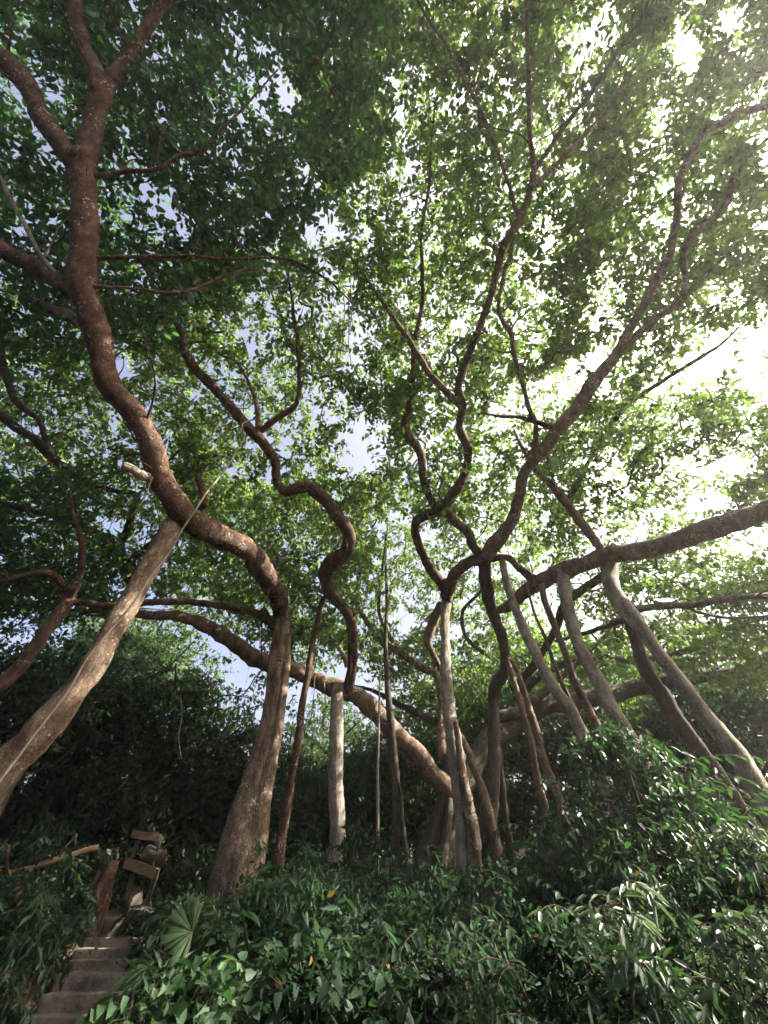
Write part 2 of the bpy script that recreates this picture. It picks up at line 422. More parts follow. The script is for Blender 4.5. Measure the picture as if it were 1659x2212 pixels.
# openings of the canopy: seen from the viewpoint, and along the sun to the spots it reaches
GAPS = [(1262, 85, 75, 60, .03), (1330, 40, 50, 45, .1), (1480, 105, 62, 55, .03), (1575, 45, 50, 45, .1), (1655, 330, 40, 60, .15),
        (1632, 800, 80, 85, .06), (1545, 800, 60, 50, .4), (1650, 690, 50, 50, .25), (790, 965, 62, 75, .06), (745, 1015, 45, 40, .2), (700, 880, 60, 50, .45),
        (240, 1135, 42, 32, .05), (300, 1160, 30, 30, .3), (722, 140, 22, 45, .08), (560, 225, 28, 40, .1), (715, 40, 30, 40, .2),
        (1640, 1165, 75, 50, .06), (1560, 1120, 60, 40, .3), (880, 395, 24, 45, .15), (775, 540, 35, 22, .2), (690, 670, 60, 40, .3),
        (1100, 385, 35, 30, .3), (1210, 870, 26, 30, .4), (470, 810, 55, 40, .2), (470, 1455, 110, 36, .45), (400, 1420, 60, 26, .3), (560, 1530, 24, 90, .6),
        (868, 1668, 26, 22, .05), (782, 1560, 40, 60, .35), (1430, 1575, 45, 40, .15), (1560, 1440, 30, 30, .5), (1310, 1475, 20, 25, .3), (880, 1330, 30, 45, .3),
        (1010, 1310, 18, 40, .2), (60, 480, 50, 80, .5), (55, 930, 60, 40, .25), (330, 470, 22, 30, .3), (640, 330, 25, 40, .35), (470, 330, 30, 26, .35), (130, 470, 30, 40, .35), (250, 790, 35, 60, .35), (100, 1075, 40, 25, .4), (960, 230, 35, 45, .3), (1400, 590, 60, 50, .5), (340, 230, 30, 40, .4), (1560, 1010, 60, 40, .4)]
SUNSPOTS = [(1590, 1880, -5.2, 1.0), (1480, 1860, -5.4, .4), (1570, 2090, -4, .3), (1540, 1800, -5.6, .6), (1620, 1990, -4.6, .5), (1300, 1930, -4.6, .35), (1240, 1620, -6, .3), (196, 1443, -5.8, .28), (150, 1500, -5.8, .2), (230, 1370, -5.8, .2), (345, 1000, 7.6, .3), (320, 930, 7.5, .2),
            (540, 1200, 8.8, .35), (473, 1160, 8.2, .2), (820, 1555, -12.6, .35), (870, 1610, -12.8, .3), (962, 1400, -10.5, .3), (985, 1600, -10.5, .3), (580, 1500, -10, .25), (300, 1850, -11, .35), (750, 1160, 11, .25),
            (1000, 940, 10.5, .25), (1520, 1545, -8.5, .3), (1270, 1440, -9.6, .25), (150, 1850, -10.5, .3), (560, 2100, -4.5, .3), (700, 2150, -4, .25), (760, 1400, -12, .2), (390, 1090, 7.6, .15), (570, 1240, 9.2, .2), (215, 740, 7.6, .1), (285, 890, 7.6, .1), (700, 1480, -12.2, .2), (470, 1370, -11.5, .15), (715, 1290, -12, .1), (560, 945, 10.5, .1), (1000, 1030, 10.6, .15), (945, 1243, 10.8, .15), (727, 1600, -11.9, .15), (728, 1740, -11.9, .15), (540, 1700, -10, .15), (975, 1700, -12.8, .25), (1400, 1185, 9.7, .25), (1250, 1225, 10.2, .2), (1580, 1610, -8, .25), (1640, 1710, -7.8, .2), (1340, 1563, -9, .2), (310, 1805, -11.9, .1), (318, 1970, -11, .1), (300, 1560, -17, .8), (480, 1600, -16, .5), (640, 1620, -18, .8), (900, 1720, -19, .8), (1110, 1720, -18, .8), (1420, 1620, -14, .6), (205, 1895, -11, .05), (120, 1860, -10.4, .15)]
SPOT3 = [(P3(a, b, c)[0], r + (.4 if a > 1200 else .24)) for a, b, c, r in SUNSPOTS]
def to_px(p):
    q = p - np.array([0, 0, EYE])
    d = q[:, 1] * ct + q[:, 2] * st; v = -q[:, 1] * st + q[:, 2] * ct
    return CX + F * q[:, 0] / d, CY - F * v / d, d
def keep_mask(cent, gaps=True, sun=True):
    px, py, d = to_px(cent); keep = np.ones(len(cent))
    if gaps:
        for gx, gy, rx, ry, k in GAPS:
            q = ((px - gx) / rx) ** 2 + ((py - gy) / ry) ** 2
            keep = np.where((q < 1.0) & (d > 0), np.minimum(keep, k + (1 - k) * np.clip(q * 1.6 - .6, 0, 1)), keep)
    if sun:
        for s, r in SPOT3:
            q = cent - s; al = q @ SUN; dist = np.linalg.norm(q - al[:, None] * SUN, axis=1)
            keep = np.where((al > .6) & (dist < r), 0.0, keep)
    return rng.random(len(cent)) < keep

def crown(tree, regions, mat, L=.165, per=14, twig=.55, name='crown', droop=.25, tilt=.6, noise_amt=.5, shade_boxes=()):
    """regions: (polygon in survey grid, d0, d1, layers of leaves)"""
    allc = []
    for poly, d0, d1, tau in regions:
        poly = np.array(poly, float); x0, y0 = poly.min(0); x1, y1 = poly.max(0)
        a = .5 * abs(np.dot(poly[:, 0], np.roll(poly[:, 1], -1)) - np.dot(poly[:, 1], np.roll(poly[:, 0], -1)))
        dm = (d0 + d1) / 2
        leafpx = L * L * .58 * .62 * .62 * (F / dm) ** 2
        n = int(tau * a / leafpx / per)
        M = int(n * 2.2 * (x1 - x0) * (y1 - y0) / a) + 50
        px = rng.uniform(x0, x1, M); py = rng.uniform(y0, y1, M); d = rng.uniform(d0, d1, M)
        ins = np.zeros(M, bool); j = len(poly) - 1
        for i in range(len(poly)):
            xi, yi = poly[i]; xj, yj = poly[j]
            ins ^= ((yi > py) != (yj > py)) & (px < (xj - xi) * (py - yi) / (yj - yi + 1e-9) + xi); j = i
        px, py, d = px[ins], py[ins], d[ins]
        u, v = (px - CX) / F, (CY - py) / F
        c = np.stack([u, ct - v * st, st + v * ct], 1) * d[:, None] + np.array([0, 0, EYE])
        nz = np.array([mnoise.noise(Vector(p * .55)) + .5 * mnoise.noise(Vector(p * 1.3)) for p in c])
        c = c[rng.random(len(c)) < np.clip(.5 + noise_amt * 1.9 * nz, .04, 1)][:n]
        allc.append(c)
    for lo, hi, n in shade_boxes:  # leaf blocks mostly outside the view, added for their shade
        allc.append(rng.uniform(lo, hi, (n, 3)))
    c = np.vstack(allc); c = c[keep_mask(c)]
    gh = np.array([ground_h(p[0], p[1]) for p in c]); c = c[c[:, 2] > gh + .8]
    c += rng.normal(0, .05, c.shape)
    V, Fq, tint, td = clump_leaves(c, per, L, twig, droop=droop, tilt=tilt)
    mesh_np(name, V, [Fq], mat, tree.root, tint=tint)
    twig_mesh(tree, c, td, twig, TWIG)
    return len(c)

# ------------------------------------------------------------------ ground
def build_ground():
    xs = np.concatenate([np.linspace(-220, -26, 18), np.linspace(-24, 24, 97), np.linspace(26, 220, 18)])
    ys = np.concatenate([np.linspace(-120, -6, 12), np.linspace(-5, 34, 98), np.linspace(36, 300, 24)])
    V = np.array([[x, y, ground_h(x, y)] for y in ys for x in xs])
    nx = len(xs); idx = np.arange(len(V)).reshape(len(ys), nx)
    q = np.stack([idx[:-1, :-1], idx[:-1, 1:], idx[1:, 1:], idx[1:, :-1]], -1).reshape(-1, 4)
    o = mesh_np('ground', V, [q], GROUND, smooth=True); o['kind'] = 'structure'
build_ground()

# ------------------------------------------------------------------ the banyans
def base_at(px, py, Y):
    p = P3(px, py, -Y)[0]; return (p[0], p[1], ground_h(p[0], p[1]))

# A: the reddish banyan whose long limb sweeps to the upper left, with its leaning prop trunk
A = Tree('banyan_tree', base_at(530, 1850, 10), 'reddish banyan with a long limb sweeping to the upper left corner and leaning prop', group='banyan trees')
A.limb('trunk', upright([(606, 1300, 32), (608, 1352, 35), (599, 1461, 43), (585, 1560, 46), (566, 1645, 52), (552, 1690, 58), (536, 1750, 74), (520, 1820, 86), (518, 1845, 90)], 10), BARK_GREY, .13, ground=True, label='grey brown double trunk with a groove')
A.limb('trunk', upright([(622, 1370, 12), (618, 1440, 16), (608, 1520, 20), (596, 1600, 22), (583, 1660, 26), (568, 1730, 34), (556, 1810, 44)], 9.85), BARK_GREY, .12, ground=True)
A.limb('limb', [(607, 1330, 34, -10), (604, 1305, 36), (597, 1283, 40), (567, 1235, 43), (538, 1195, 45, 8.9), (473, 1159, 50), (418, 1130, 54, 7.7), (375, 1085, 52, 7.5), (340, 1021, 47), (320, 949, 45), (273, 876, 46), (240, 840, 46), (221, 767, 45), (204, 694, 50), (180, 621, 52, 7.6), (185, 549, 51), (185, 473, 49), (180, 400, 50), (176, 350, 52, 7.8)], BARK_RED, .18)
A.limb('limb', [(172, 362, 46, 7.8), (138, 327, 42), (91, 247, 42), (55, 182, 42), (11, 135, 43), (-40, 85, 40, 8.2), (-110, 20, 30, 8.6)], BARK_RED)
A.limb('limb', [(178, 360, 48, 7.8), (193, 309, 42), (207, 236, 41), (218, 189, 42, 7.9), (200, 145, 36), (186, 115, 32), (171, 55, 30), (160, 0, 29), (148, -80, 24, 8.2)], BARK_RED)
A.limb('branch', [(216, 195, 36, 7.9), (238, 172, 28), (262, 143, 25), (291, 98, 24), (327, 44, 22), (360, 0, 18), (400, -60, 14, 8.4)], BARK_RED)
A.limb('branch', [(182, 640, 44, 7.6), (160, 630, 38), (131, 614, 36), (73, 574, 34), (22, 549, 33), (-15, 520, 30), (-80, 470, 24, 8)], BARK_RED)
A.limb('branch', [(180, 388, 14, 7.8), (211, 382, 10), (273, 371, 9), (335, 366, 9), (386, 338, 8), (437, 327, 7), (466, 291, 6), (509, 251, 5), (546, 211, 4), (600, 150, 3, 8.2)], BARK_RED, sides=6)
A.limb('branch', [(190, 560, 12, 7.6), (215, 558, 9), (327, 554, 8), (418, 554, 8), (491, 561, 7), (582, 556, 6), (640, 566, 6), (705, 603, 5), (738, 632, 4), (781, 676, 3, 8.5)], BARK_RED, sides=6)
A.limb('branch', [(160, 619, 10, 7.5), (236, 620, 6), (309, 625, 6), (364, 634, 9), (418, 627, 9), (455, 610, 7), (509, 589, 6), (567, 578, 4, 8)], BARK_GREY, sides=6)
A.limb('branch_stub', [(345, 1040, 26, 7.5), (309, 1029, 22, 7.3), (285, 1014, 22), (264, 1006, 20, 7.1)], BARK_PALE, .2, label='pale broken stub with a torn end')
A.limb('prop_trunk', upright([(380, 1118, 34), (366, 1150, 37), (338, 1199, 41), (302, 1261, 44), (247, 1352, 45), (196, 1443, 50), (138, 1516, 55), (73, 1599, 61), (22, 1643, 68), (-40, 1712, 80), (-105, 1790, 96)], (5.35, 6.0)), BARK_GREY, .15, ground=True, label='brown grey prop trunk leaning to the right')
A.limb('prop_trunk', upright([(568, 1320, 18), (590, 1360, 14), (598, 1400, 12), (592, 1480, 14)], 10.2), BARK_RED)
A.limb('branch', [(132, 606, 10, 7.6), (109, 578, 9), (80, 538, 9), (55, 487, 9), (25, 436, 9), (0, 382, 8), (-60, 300, 6, 8.2)], BARK_PALE, sides=6)
A.limb('branch', [(200, 735, 16, 7.7), (171, 698, 17, 7.8), (145, 676, 16), (118, 668, 14, 8.2), (60, 640, 9, 8.6)], BARK_PALE, sides=8)

# M: the old central banyan: buttressed trunk, the long low limb to the left with the snaking limb on it, the low limb to the right
Mt = Tree('banyan_tree', base_at(962, 1870, 13), 'old central banyan with a buttressed base, a low diagonal limb and one snaking limb', group='banyan trees')
Mt.limb('trunk', upright([(985, 1610, 36), (980, 1692, 52), (972, 1736, 56), (964, 1790, 70), (958, 1850, 92), (957, 1880, 100)], 13), BARK_DARK, .2, ground=True)
Mt.limb('buttress_root', upright([(962, 1720, 20), (948, 1765, 20), (930, 1825, 22), (915, 1870, 24), (905, 1900, 26)], (12.8, 12.2)), BARK_DARK, ground=True)
Mt.limb('buttress_root', upright([(972, 1730, 18), (968, 1790, 18), (958, 1850, 20), (948, 1910, 22)], (12.6, 11.9)), BARK_DARK, ground=True)
Mt.limb('limb', [(984, 1770, 40, -12.8), (967, 1711, 38), (934, 1678, 36), (905, 1634, 38), (876, 1606, 37), (840, 1570, 36, -12.6), (803, 1530, 36), (767, 1503, 34), (716, 1482, 33), (676, 1466, 34, -12.1), (632, 1446, 36), (582, 1433, 36, -11.4), (538, 1414, 36), (484, 1377, 33), (437, 1348, 28), (382, 1330, 22), (316, 1328, 18, 11.2), (240, 1318, 13), (150, 1320, 8, 11.5)], BARK_GREY, .2)
Mt.limb('limb', [(752, 1500, 28, -12.2), (755, 1477, 23), (758, 1443, 21), (763, 1388, 21), (760, 1352, 22), (745, 1319, 24), (720, 1290, 26), (705, 1254, 29), (709, 1225, 32), (734, 1203, 32), (752, 1177, 28), (750, 1148, 26), (734, 1119, 26), (710, 1085, 27, 10.8), (676, 1056, 27), (650, 1052, 25), (622, 1062, 22), (602, 1048, 20), (596, 1030, 19), (592, 992, 20), (570, 956, 23), (552, 938, 25), (531, 920, 23), (517, 898, 22, 10.4), (480, 858, 20), (444, 821, 20), (415, 789, 20), (400, 752, 18), (393, 723, 16), (382, 694, 14), (371, 658, 14), (353, 614, 12), (338, 578, 10), (300, 530, 7, 10.6)], BARK_RED, .16, label='snaking reddish limb with a hooked bend')
Mt.limb('branch', [(556, 942, 14, 10.5), (557, 912, 11), (553, 869, 9), (535, 821, 8), (509, 781, 6), (477, 767, 4, 11)], BARK_GREY, sides=6)
Mt.limb('branch', [(552, 940, 18, 10.5), (575, 924, 15), (603, 901, 14), (636, 876, 12), (646, 845, 10), (647, 818, 9), (643, 730, 9), (636, 694, 8), (630, 640, 6), (615, 560, 4, 11)], BARK_RED, sides=7)
Mt.limb('prop_trunk', upright([(733, 1478, 24), (730, 1490, 26), (729, 1534, 28), (727, 1643, 30), (726, 1700, 31), (730, 1772, 33), (731, 1845, 38)], 11.9), BARK_PALE, .13, ground=True, label='pale straight prop trunk under the diagonal limb')
Mt.limb('prop_trunk', upright([(722, 1268, 10), (708, 1282, 10), (694, 1304, 10), (685, 1345, 12), (672, 1406, 13), (665, 1461, 14), (654, 1515, 15), (645, 1588, 17), (636, 1643, 17), (629, 1681, 17), (621, 1736, 19), (609, 1801, 23)], (9.6, 11.5)), BARK_RED, .12, ground=True)
Mt.limb('branch', [(750, 1440, 12, 12.6), (738, 1410, 10), (712, 1370, 8), (694, 1330, 9), (672, 1308, 10), (654, 1275, 11), (636, 1254, 12), (614, 1239, 9), (603, 1210, 8), (585, 1181, 7), (560, 1140, 5, 13)], BARK_GREY, sides=7)
Mt.limb('limb', [(962, 1640, 26, -12.8), (948, 1470, 17, 14), (912, 1443, 17), (891, 1428, 17), (851, 1403, 15), (818, 1381, 14), (796, 1348, 12), (774, 1312, 10), (752, 1272, 8), (730, 1220, 6, 15)], BARK_GREY, sides=8)
Mt.limb('branch', [(862, 1408, 11, 14.3), (840, 1370, 9), (825, 1345, 9), (818, 1310, 8), (823, 1254, 8), (827, 1225, 7), (835, 1150, 5, 15)], BARK_GREY, sides=6)
Mt.limb('limb', [(990, 1740, 42, -13.2), (1005, 1690, 42), (1030, 1640, 42), (1060, 1595, 42), (1110, 1565, 38, -14), (1164, 1528, 36), (1274, 1508, 36), (1346, 1494, 36, -14.5), (1419, 1475, 30), (1492, 1465, 26), (1583, 1454, 25), (1630, 1435, 24), (1670, 1415, 22), (1740, 1385, 16, 13)], BARK_DARK, .15)
Mt.limb('branch', [(1085, 1580, 26, -13.6), (1075, 1550, 24), (1130, 1530, 20), (1190, 1480, 16), (1260, 1420, 10, 14), (1330, 1350, 7, 15)], BARK_DARK, sides=8)
Mt.limb('branch', [(940, 1560, 18, -13.5), (890, 1535, 14), (850, 1515, 12), (800, 1490, 8, 15), (750, 1478, 4)], BARK_DARK, sides=7)

# C: the banyan with the pale trunk forking in a Y
C = Tree('banyan_tree', base_at(1000, 1880, 10.5), 'pale trunked banyan forking in a tall Y in the middle of the grove', group='banyan trees')
C.limb('trunk', upright([(966, 1285, 24), (963, 1310, 22), (961, 1334, 19), (962, 1388, 20), (963, 1461, 23), (969, 1534, 28), (977, 1588, 33), (984, 1643, 38), (994, 1700, 38), (1000, 1770, 38), (1004, 1830, 42)], 10.5), BARK_PALE, .12, ground=True)
C.limb('prop_trunk', upright([(984, 1560, 10), (992, 1620, 14), (1001, 1680, 20), (1012, 1740, 26), (1019, 1780, 29), (1025, 1827, 30), (1018, 1880, 21), (1010, 1940, 17)], 10.2), BARK_GREY, .12, ground=True)
C.limb('prop_root', upright([(1026, 1822, 22), (1035, 1882, 18), (1041, 1936, 15)], 10.15), BARK_GREY, ground=True)
C.limb('prop_trunk', upright([(966, 1520, 7), (985, 1570, 11), (1008, 1615, 14), (1025, 1663, 16), (1047, 1718, 18), (1062, 1783, 20), (1072, 1827, 23)], 10.9), BARK_GREY, ground=True)
C.limb('limb', [(966, 1300, 24, -10.5), (958, 1268, 24), (941, 1243, 21), (920, 1210, 20), (905, 1177, 19), (897, 1146, 20), (903, 1124, 22), (927, 1112, 20), (952, 1100, 21), (966, 1083, 22, 10.8), (980, 1063, 20), (1000, 1032, 19), (1011, 996, 18), (1010, 965, 17), (997, 938, 18), (993, 912, 16), (1000, 880, 19, 10.5), (989, 840, 17), (1007, 785, 16), (1029, 727, 15), (1047, 676, 14), (1062, 629, 14), (1071, 590, 15), (1088, 531, 14, 10.2), (1128, 462, 16), (1146, 407, 14), (1152, 357, 12), (1143, 273, 9), (1143, 182, 8), (1139, 91, 8), (1139, 0, 7), (1142, -90, 5, 9.8)], BARK_RED, .15, label='crooked reddish limb bending left then up')
C.limb('branch', [(1001, 878, 18, 10.5), (974, 858, 16), (931, 811, 14), (905, 771, 13), (887, 741, 13), (865, 709, 11), (825, 650, 8), (790, 600, 6), (740, 530, 4, 10.5)], BARK_GREY, .12, sides=8)
C.limb('branch', [(1152, 365, 11, 10.2), (1176, 335, 9), (1230, 258, 9), (1274, 204, 9), (1303, 164, 10), (1339, 106, 8), (1368, 65, 6), (1405, 11, 6), (1450, -60, 4, 10)], BARK_DARK, sides=7)
C.limb('branch', [(1146, 410, 11, 10.2), (1208, 349, 9), (1259, 295, 9), (1317, 233, 8), (1357, 167, 6), (1405, 109, 5), (1450, 50, 4, 10)], BARK_GREY, sides=7)
C.limb('branch', [(1120, 466, 10, 10.2), (1111, 440, 8), (1099, 400, 7), (1085, 357, 7), (1047, 255, 7), (1014, 193, 7), (985, 138, 6), (960, 91, 6), (931, 51, 6), (901, 0, 5), (870, -60, 4, 9.8)], BARK_GREY, sides=7)
C.limb('limb', [(948, 1102, 20, 10.9), (931, 1078, 17), (916, 1032, 18), (909, 981, 20), (887, 952, 20), (875, 932, 20), (880, 898, 17), (887, 858, 15), (892, 803, 12), (894, 738, 10), (903, 705, 9), (912, 658, 9), (912, 603, 9), (912, 549, 8), (909, 509, 7), (927, 400, 6), (931, 327, 5), (940, 218, 4, 11)], BARK_RED, .15, sides=9)
C.limb('limb', [(950, 1098, 18, 10.8), (968, 1110, 19), (985, 1130, 22), (1011, 1152, 20), (1025, 1185, 19), (1047, 1210, 24, 11)], BARK_RED, .18)
C.limb('limb', [(962, 1290, 26, -10.5), (972, 1266, 27), (985, 1239, 26), (1014, 1214, 23), (1046, 1204, 28, 10.9), (1065, 1177, 33), (1087, 1152, 27), (1105, 1126, 23), (1116, 1097, 23), (1125, 1058, 21), (1136, 1018, 22), (1175, 974, 25), (1208, 927, 28, 10.2), (1245, 887, 30), (1274, 840, 30), (1306, 796, 27), (1336, 760, 22), (1361, 709, 18), (1394, 654, 17), (1419, 603, 16), (1448, 549, 16), (1456, 520, 15), (1463, 455, 14), (1467, 400, 14), (1477, 364, 16), (1499, 327, 16), (1521, 287, 15), (1565, 262, 15), (1616, 240, 15), (1665, 225, 15), (1750, 190, 11, 10.2)], BARK_GREY, .14, label='long grey limb rising to the upper right')
C.limb('limb', [(1325, 775, 20, 10.2), (1365, 735, 16), (1401, 701, 15), (1445, 669, 14), (1472, 645, 13), (1480, 600, 11), (1476, 545, 13), (1510, 498, 14), (1546, 469, 14), (1572, 433, 15), (1579, 400, 14), (1601, 364, 10), (1637, 320, 9), (1690, 270, 7, 10.4)], BARK_GREY, sides=8)
C.limb('branch', [(1470, 652, 10, 10.3), (1510, 610, 9), (1560, 560, 8), (1620, 500, 6), (1690, 450, 4, 10.6)], BARK_GREY, sides=6)
C.limb('branch', [(1206, 932, 16, 10.2), (1190, 923, 13), (1154, 909, 12), (1121, 901, 9), (1085, 900, 7), (1040, 892, 4, 10.3)], BARK_RED, sides=7)
C.limb('branch', [(1156, 912, 11, 10.2), (1145, 887, 11), (1136, 858, 10), (1121, 803, 9), (1110, 760, 9), (1103, 720, 10), (1085, 694, 10), (1077, 662, 9), (1081, 629, 8), (1092, 578, 9), (1103, 549, 8), (1114, 480, 6, 10.6)], BARK_GREY, sides=7)
C.limb('branch', [(1158, 912, 11, 10.3), (1157, 940, 11), (1153, 985, 12, 10.6)], BARK_GREY, sides=7)
C.limb('trunk', [(1048, 1195, 26, 11.1), (1047, 1239, 26), (1052, 1268, 26), (1058, 1308, 24), (1072, 1345, 22), (1083, 1374, 22), (1091, 1417, 21), (1087, 1454, 24), (1070, 1479, 26), (1065, 1515, 25, -11.5), (1065, 1570, 24, -11.5), (1067, 1624, 26, -11.5), (1064, 1680, 28, -11.5), (1058, 1730, 30, -11.5), (1055, 1790, 34, -11.5)], BARK_DARK, .14, ground=True, label='dark crooked second trunk')
C.limb('prop_root', upright([(1086, 1390, 10), (1092, 1410, 12), (1106, 1461, 12), (1121, 1505, 12), (1135, 1559, 14), (1150, 1606, 14), (1156, 1655, 16), (1168, 1710, 18), (1181, 1760, 20)], 10.6), BARK_GREY, ground=True)
C.limb('prop_root', upright([(1104, 1425, 8), (1125, 1468, 9), (1143, 1526, 12), (1161, 1581, 14), (1175, 1643, 18), (1205, 1718, 22), (1226, 1783, 24), (1248, 1838, 23), (1270, 1889, 22)], (10, 8.5)), BARK_GREY, ground=True)
Mt.limb('limb', [(1120, 1500, 18, 14.5), (1180, 1450, 18), (1280, 1420, 16), (1380, 1425, 15), (1500, 1400, 14), (1590, 1350, 11), (1700, 1330, 8, 14)], BARK_DARK)
Mt.limb('limb', [(1150, 1545, 16, 15), (1260, 1555, 15), (1400, 1590, 13), (1520, 1580, 12), (1680, 1540, 8, 15)], BARK_DARK)
Mt.limb('branch', [(1060, 1420, 10, 14), (1010, 1380, 9), (1000, 1320, 8), (1040, 1270, 6), (1030, 1200, 4, 15)], BARK_DARK)
C.limb('limb', [(955, 1305, 20, -10.6), (949, 1318, 22, -10.7), (934, 1348, 21), (924, 1381, 20), (931, 1406, 15), (941, 1425, 13), (953, 1442, 10, -10.8)], BARK_GREY, .13, label='bowed limb looping beside the pale trunk')

# D: the right banyan with the heavy horizontal limb on slanting prop trunks
D = Tree('banyan_tree', base_at(1500, 1760, 8.5), 'heavy grey banyan limb reaching the right edge on a row of slanting prop trunks', group='banyan trees')
D.limb('limb', [(1075, 1318, 16, 11.4), (1103, 1308, 22), (1128, 1286, 27), (1157, 1264, 33), (1186, 1246, 35), (1216, 1230, 39, 10.4), (1259, 1214, 38), (1310, 1199, 37), (1365, 1192, 37), (1419, 1181, 38, 9.6), (1474, 1163, 41), (1528, 1144, 44), (1583, 1126, 46), (1637, 1108, 46), (1690, 1085, 46, 8.8), (1800, 1040, 40, 8.6)], BARK_GREY, .2)
D.limb('branch', [(1050, 1208, 16, 11), (1095, 1206, 13), (1121, 1228, 16), (1150, 1250, 19), (1175, 1256, 20, 10.8)], BARK_RED)
D.limb('branch', [(1310, 1205, 24, 10), (1288, 1172, 19), (1266, 1141, 18), (1240, 1108, 18), (1218, 1080, 18), (1201, 1058, 17), (1179, 1036, 14), (1161, 1018, 12), (1130, 970, 8), (1110, 930, 5, 11.5)], BARK_GREY, sides=9)
D.limb('prop_trunk', upright([(1214, 1235, 28), (1218, 1265, 27), (1223, 1301, 26), (1234, 1345, 26), (1248, 1388, 26), (1270, 1435, 28), (1296, 1479, 30), (1317, 1523, 32), (1339, 1563, 31), (1361, 1596, 30), (1395, 1660, 32), (1430, 1740, 36)], (8.35, 8.6)), BARK_PALE, .12, ground=True)
D.limb('prop_trunk', upright([(1083, 1200, 12), (1095, 1257, 16), (1110, 1305, 18), (1128, 1352, 20), (1150, 1399, 21), (1172, 1443, 22), (1194, 1483, 24), (1219, 1515, 26), (1241, 1552, 27), (1275, 1620, 28), (1315, 1710, 32)], (8.55, 9.0)), BARK_PALE, .12, ground=True)
D.limb('prop_trunk', upright([(1170, 1262, 13), (1176, 1295, 14), (1186, 1323, 14), (1201, 1359, 15), (1219, 1406, 15), (1234, 1454, 16), (1252, 1494, 18), (1274, 1537, 18), (1305, 1600, 20), (1345, 1690, 24)], (8.5, 9.3)), BARK_GREY, .12, ground=True)
D.limb('prop_root', upright([(1137, 1260, 5), (1154, 1323, 6), (1176, 1374, 7), (1194, 1425, 8), (1216, 1479, 9), (1245, 1540, 10), (1285, 1640, 12)], (8.5, 9.5)), BARK_GREY, ground=True, sides=7)
D.limb('prop_trunk', upright([(1314, 1200, 36), (1318, 1235, 34), (1326, 1272, 32), (1347, 1308, 36), (1368, 1334, 33), (1390, 1363, 27), (1419, 1403, 26), (1448, 1443, 27), (1485, 1490, 29), (1521, 1541, 32), (1558, 1585, 36), (1594, 1628, 39), (1638, 1705, 45), (1680, 1770, 52)], (8.05, 7.6)), BARK_PALE, .13, ground=True, label='palest prop trunk running to the lower right edge')
D.limb('prop_trunk', upright([(1350, 1320, 20), (1368, 1366, 24), (1383, 1417, 26), (1405, 1465, 30), (1434, 1508, 33), (1459, 1552, 34), (1492, 1596, 34), (1521, 1636, 35), (1565, 1700, 38), (1594, 1754, 41), (1620, 1805, 46)], (8.1, 9.2)), BARK_DARK, .14, ground=True, label='dark mossy prop trunk')
D.limb('limb', [(1345, 1318, 20, 9.25), (1383, 1315, 16), (1437, 1308, 15), (1492, 1308, 13), (1547, 1297, 14), (1601, 1290, 13), (1659, 1286, 12), (1740, 1270, 8, 9.6)], BARK_DARK, sides=8)
D.limb('branch', [(1480, 1308, 8, 10), (1510, 1323, 7), (1565, 1334, 7), (1619, 1334, 6), (1680, 1328, 4, 10)], BARK_DARK, sides=6)
D.limb('limb', [(1320, 1226, 20, 10.2), (1303, 1243, 19), (1259, 1272, 18), (1230, 1294, 18), (1212, 1325, 18), (1195, 1370, 16), (1150, 1440, 16), (1120, 1480, 16, 12.5)], BARK_DARK, sides=8)
D.limb('branch', [(1356, 1336, 14, 9.3), (1303, 1355, 11), (1259, 1370, 9), (1200, 1385, 6, 12)], BARK_DARK, sides=7)
D.limb('branch', [(1290, 965, 7, 12), (1310, 927, 10), (1339, 894, 10), (1361, 869, 11), (1405, 840, 10), (1456, 807, 9), (1510, 774, 9), (1546, 752, 7), (1572, 730, 6), (1625, 680, 4, 12)], BARK_DARK, sides=7)
D.limb('branch', [(1359, 872, 8, 12), (1376, 836, 6), (1419, 789, 5), (1450, 755, 3, 12.3)], BARK_DARK, sides=6)
D.limb('branch', [(1290, 965, 7, 12), (1265, 1010, 9), (1240, 1060, 10), (1222, 1084, 12, 11)], BARK_DARK, sides=7)

# E, F: two slimmer trees at the left
E = Tree('banyan_tree', base_at(-60, 1640, 8), 'slim brown banyan forking low at the left edge behind the leaning prop trunk', group='banyan trees')
E.limb('trunk', upright([(152, 1284, 25), (131, 1319, 26), (102, 1359, 26), (66, 1414, 27), (22, 1461, 27), (-25, 1505, 28), (-90, 1580, 32), (-160, 1690, 38)], 8.2), BARK_RED, ground=True)
E.limb('limb', [(150, 1292, 22, -8.2), (164, 1264, 18), (175, 1232, 14), (178, 1199, 14), (175, 1165, 12), (160, 1120, 8), (150, 1060, 5, 9.5)], BARK_RED, sides=8)
E.limb('limb', [(150, 1290, 20, -8.2), (142, 1268, 15), (124, 1250, 14), (102, 1236, 14), (66, 1241, 13), (29, 1250, 13), (-10, 1257, 13), (-90, 1262, 9, 8.6)], BARK_RED, sides=8)
E.limb('limb', [(146, 1296, 16, -8.2), (165, 1302, 14), (251, 1310, 14), (327, 1301, 14), (418, 1301, 14), (509, 1315, 16), (560, 1330, 17), (600, 1362, 14, -10.1)], BARK_RED, sides=8)
Fb = Tree('banyan_tree', base_at(20, 1690, 9.2), 'dark banyan with crooked upper branches behind the leaning prop trunk', group='banyan trees')
Fb.limb('trunk', upright([(268, 1222, 26), (280, 1245, 25), (296, 1275, 22), (291, 1290, 22), (250, 1358, 22), (198, 1452, 23), (140, 1530, 24), (75, 1615, 26), (20, 1690, 28)], (10.6, 9.2)), BARK_DARK, ground=True)
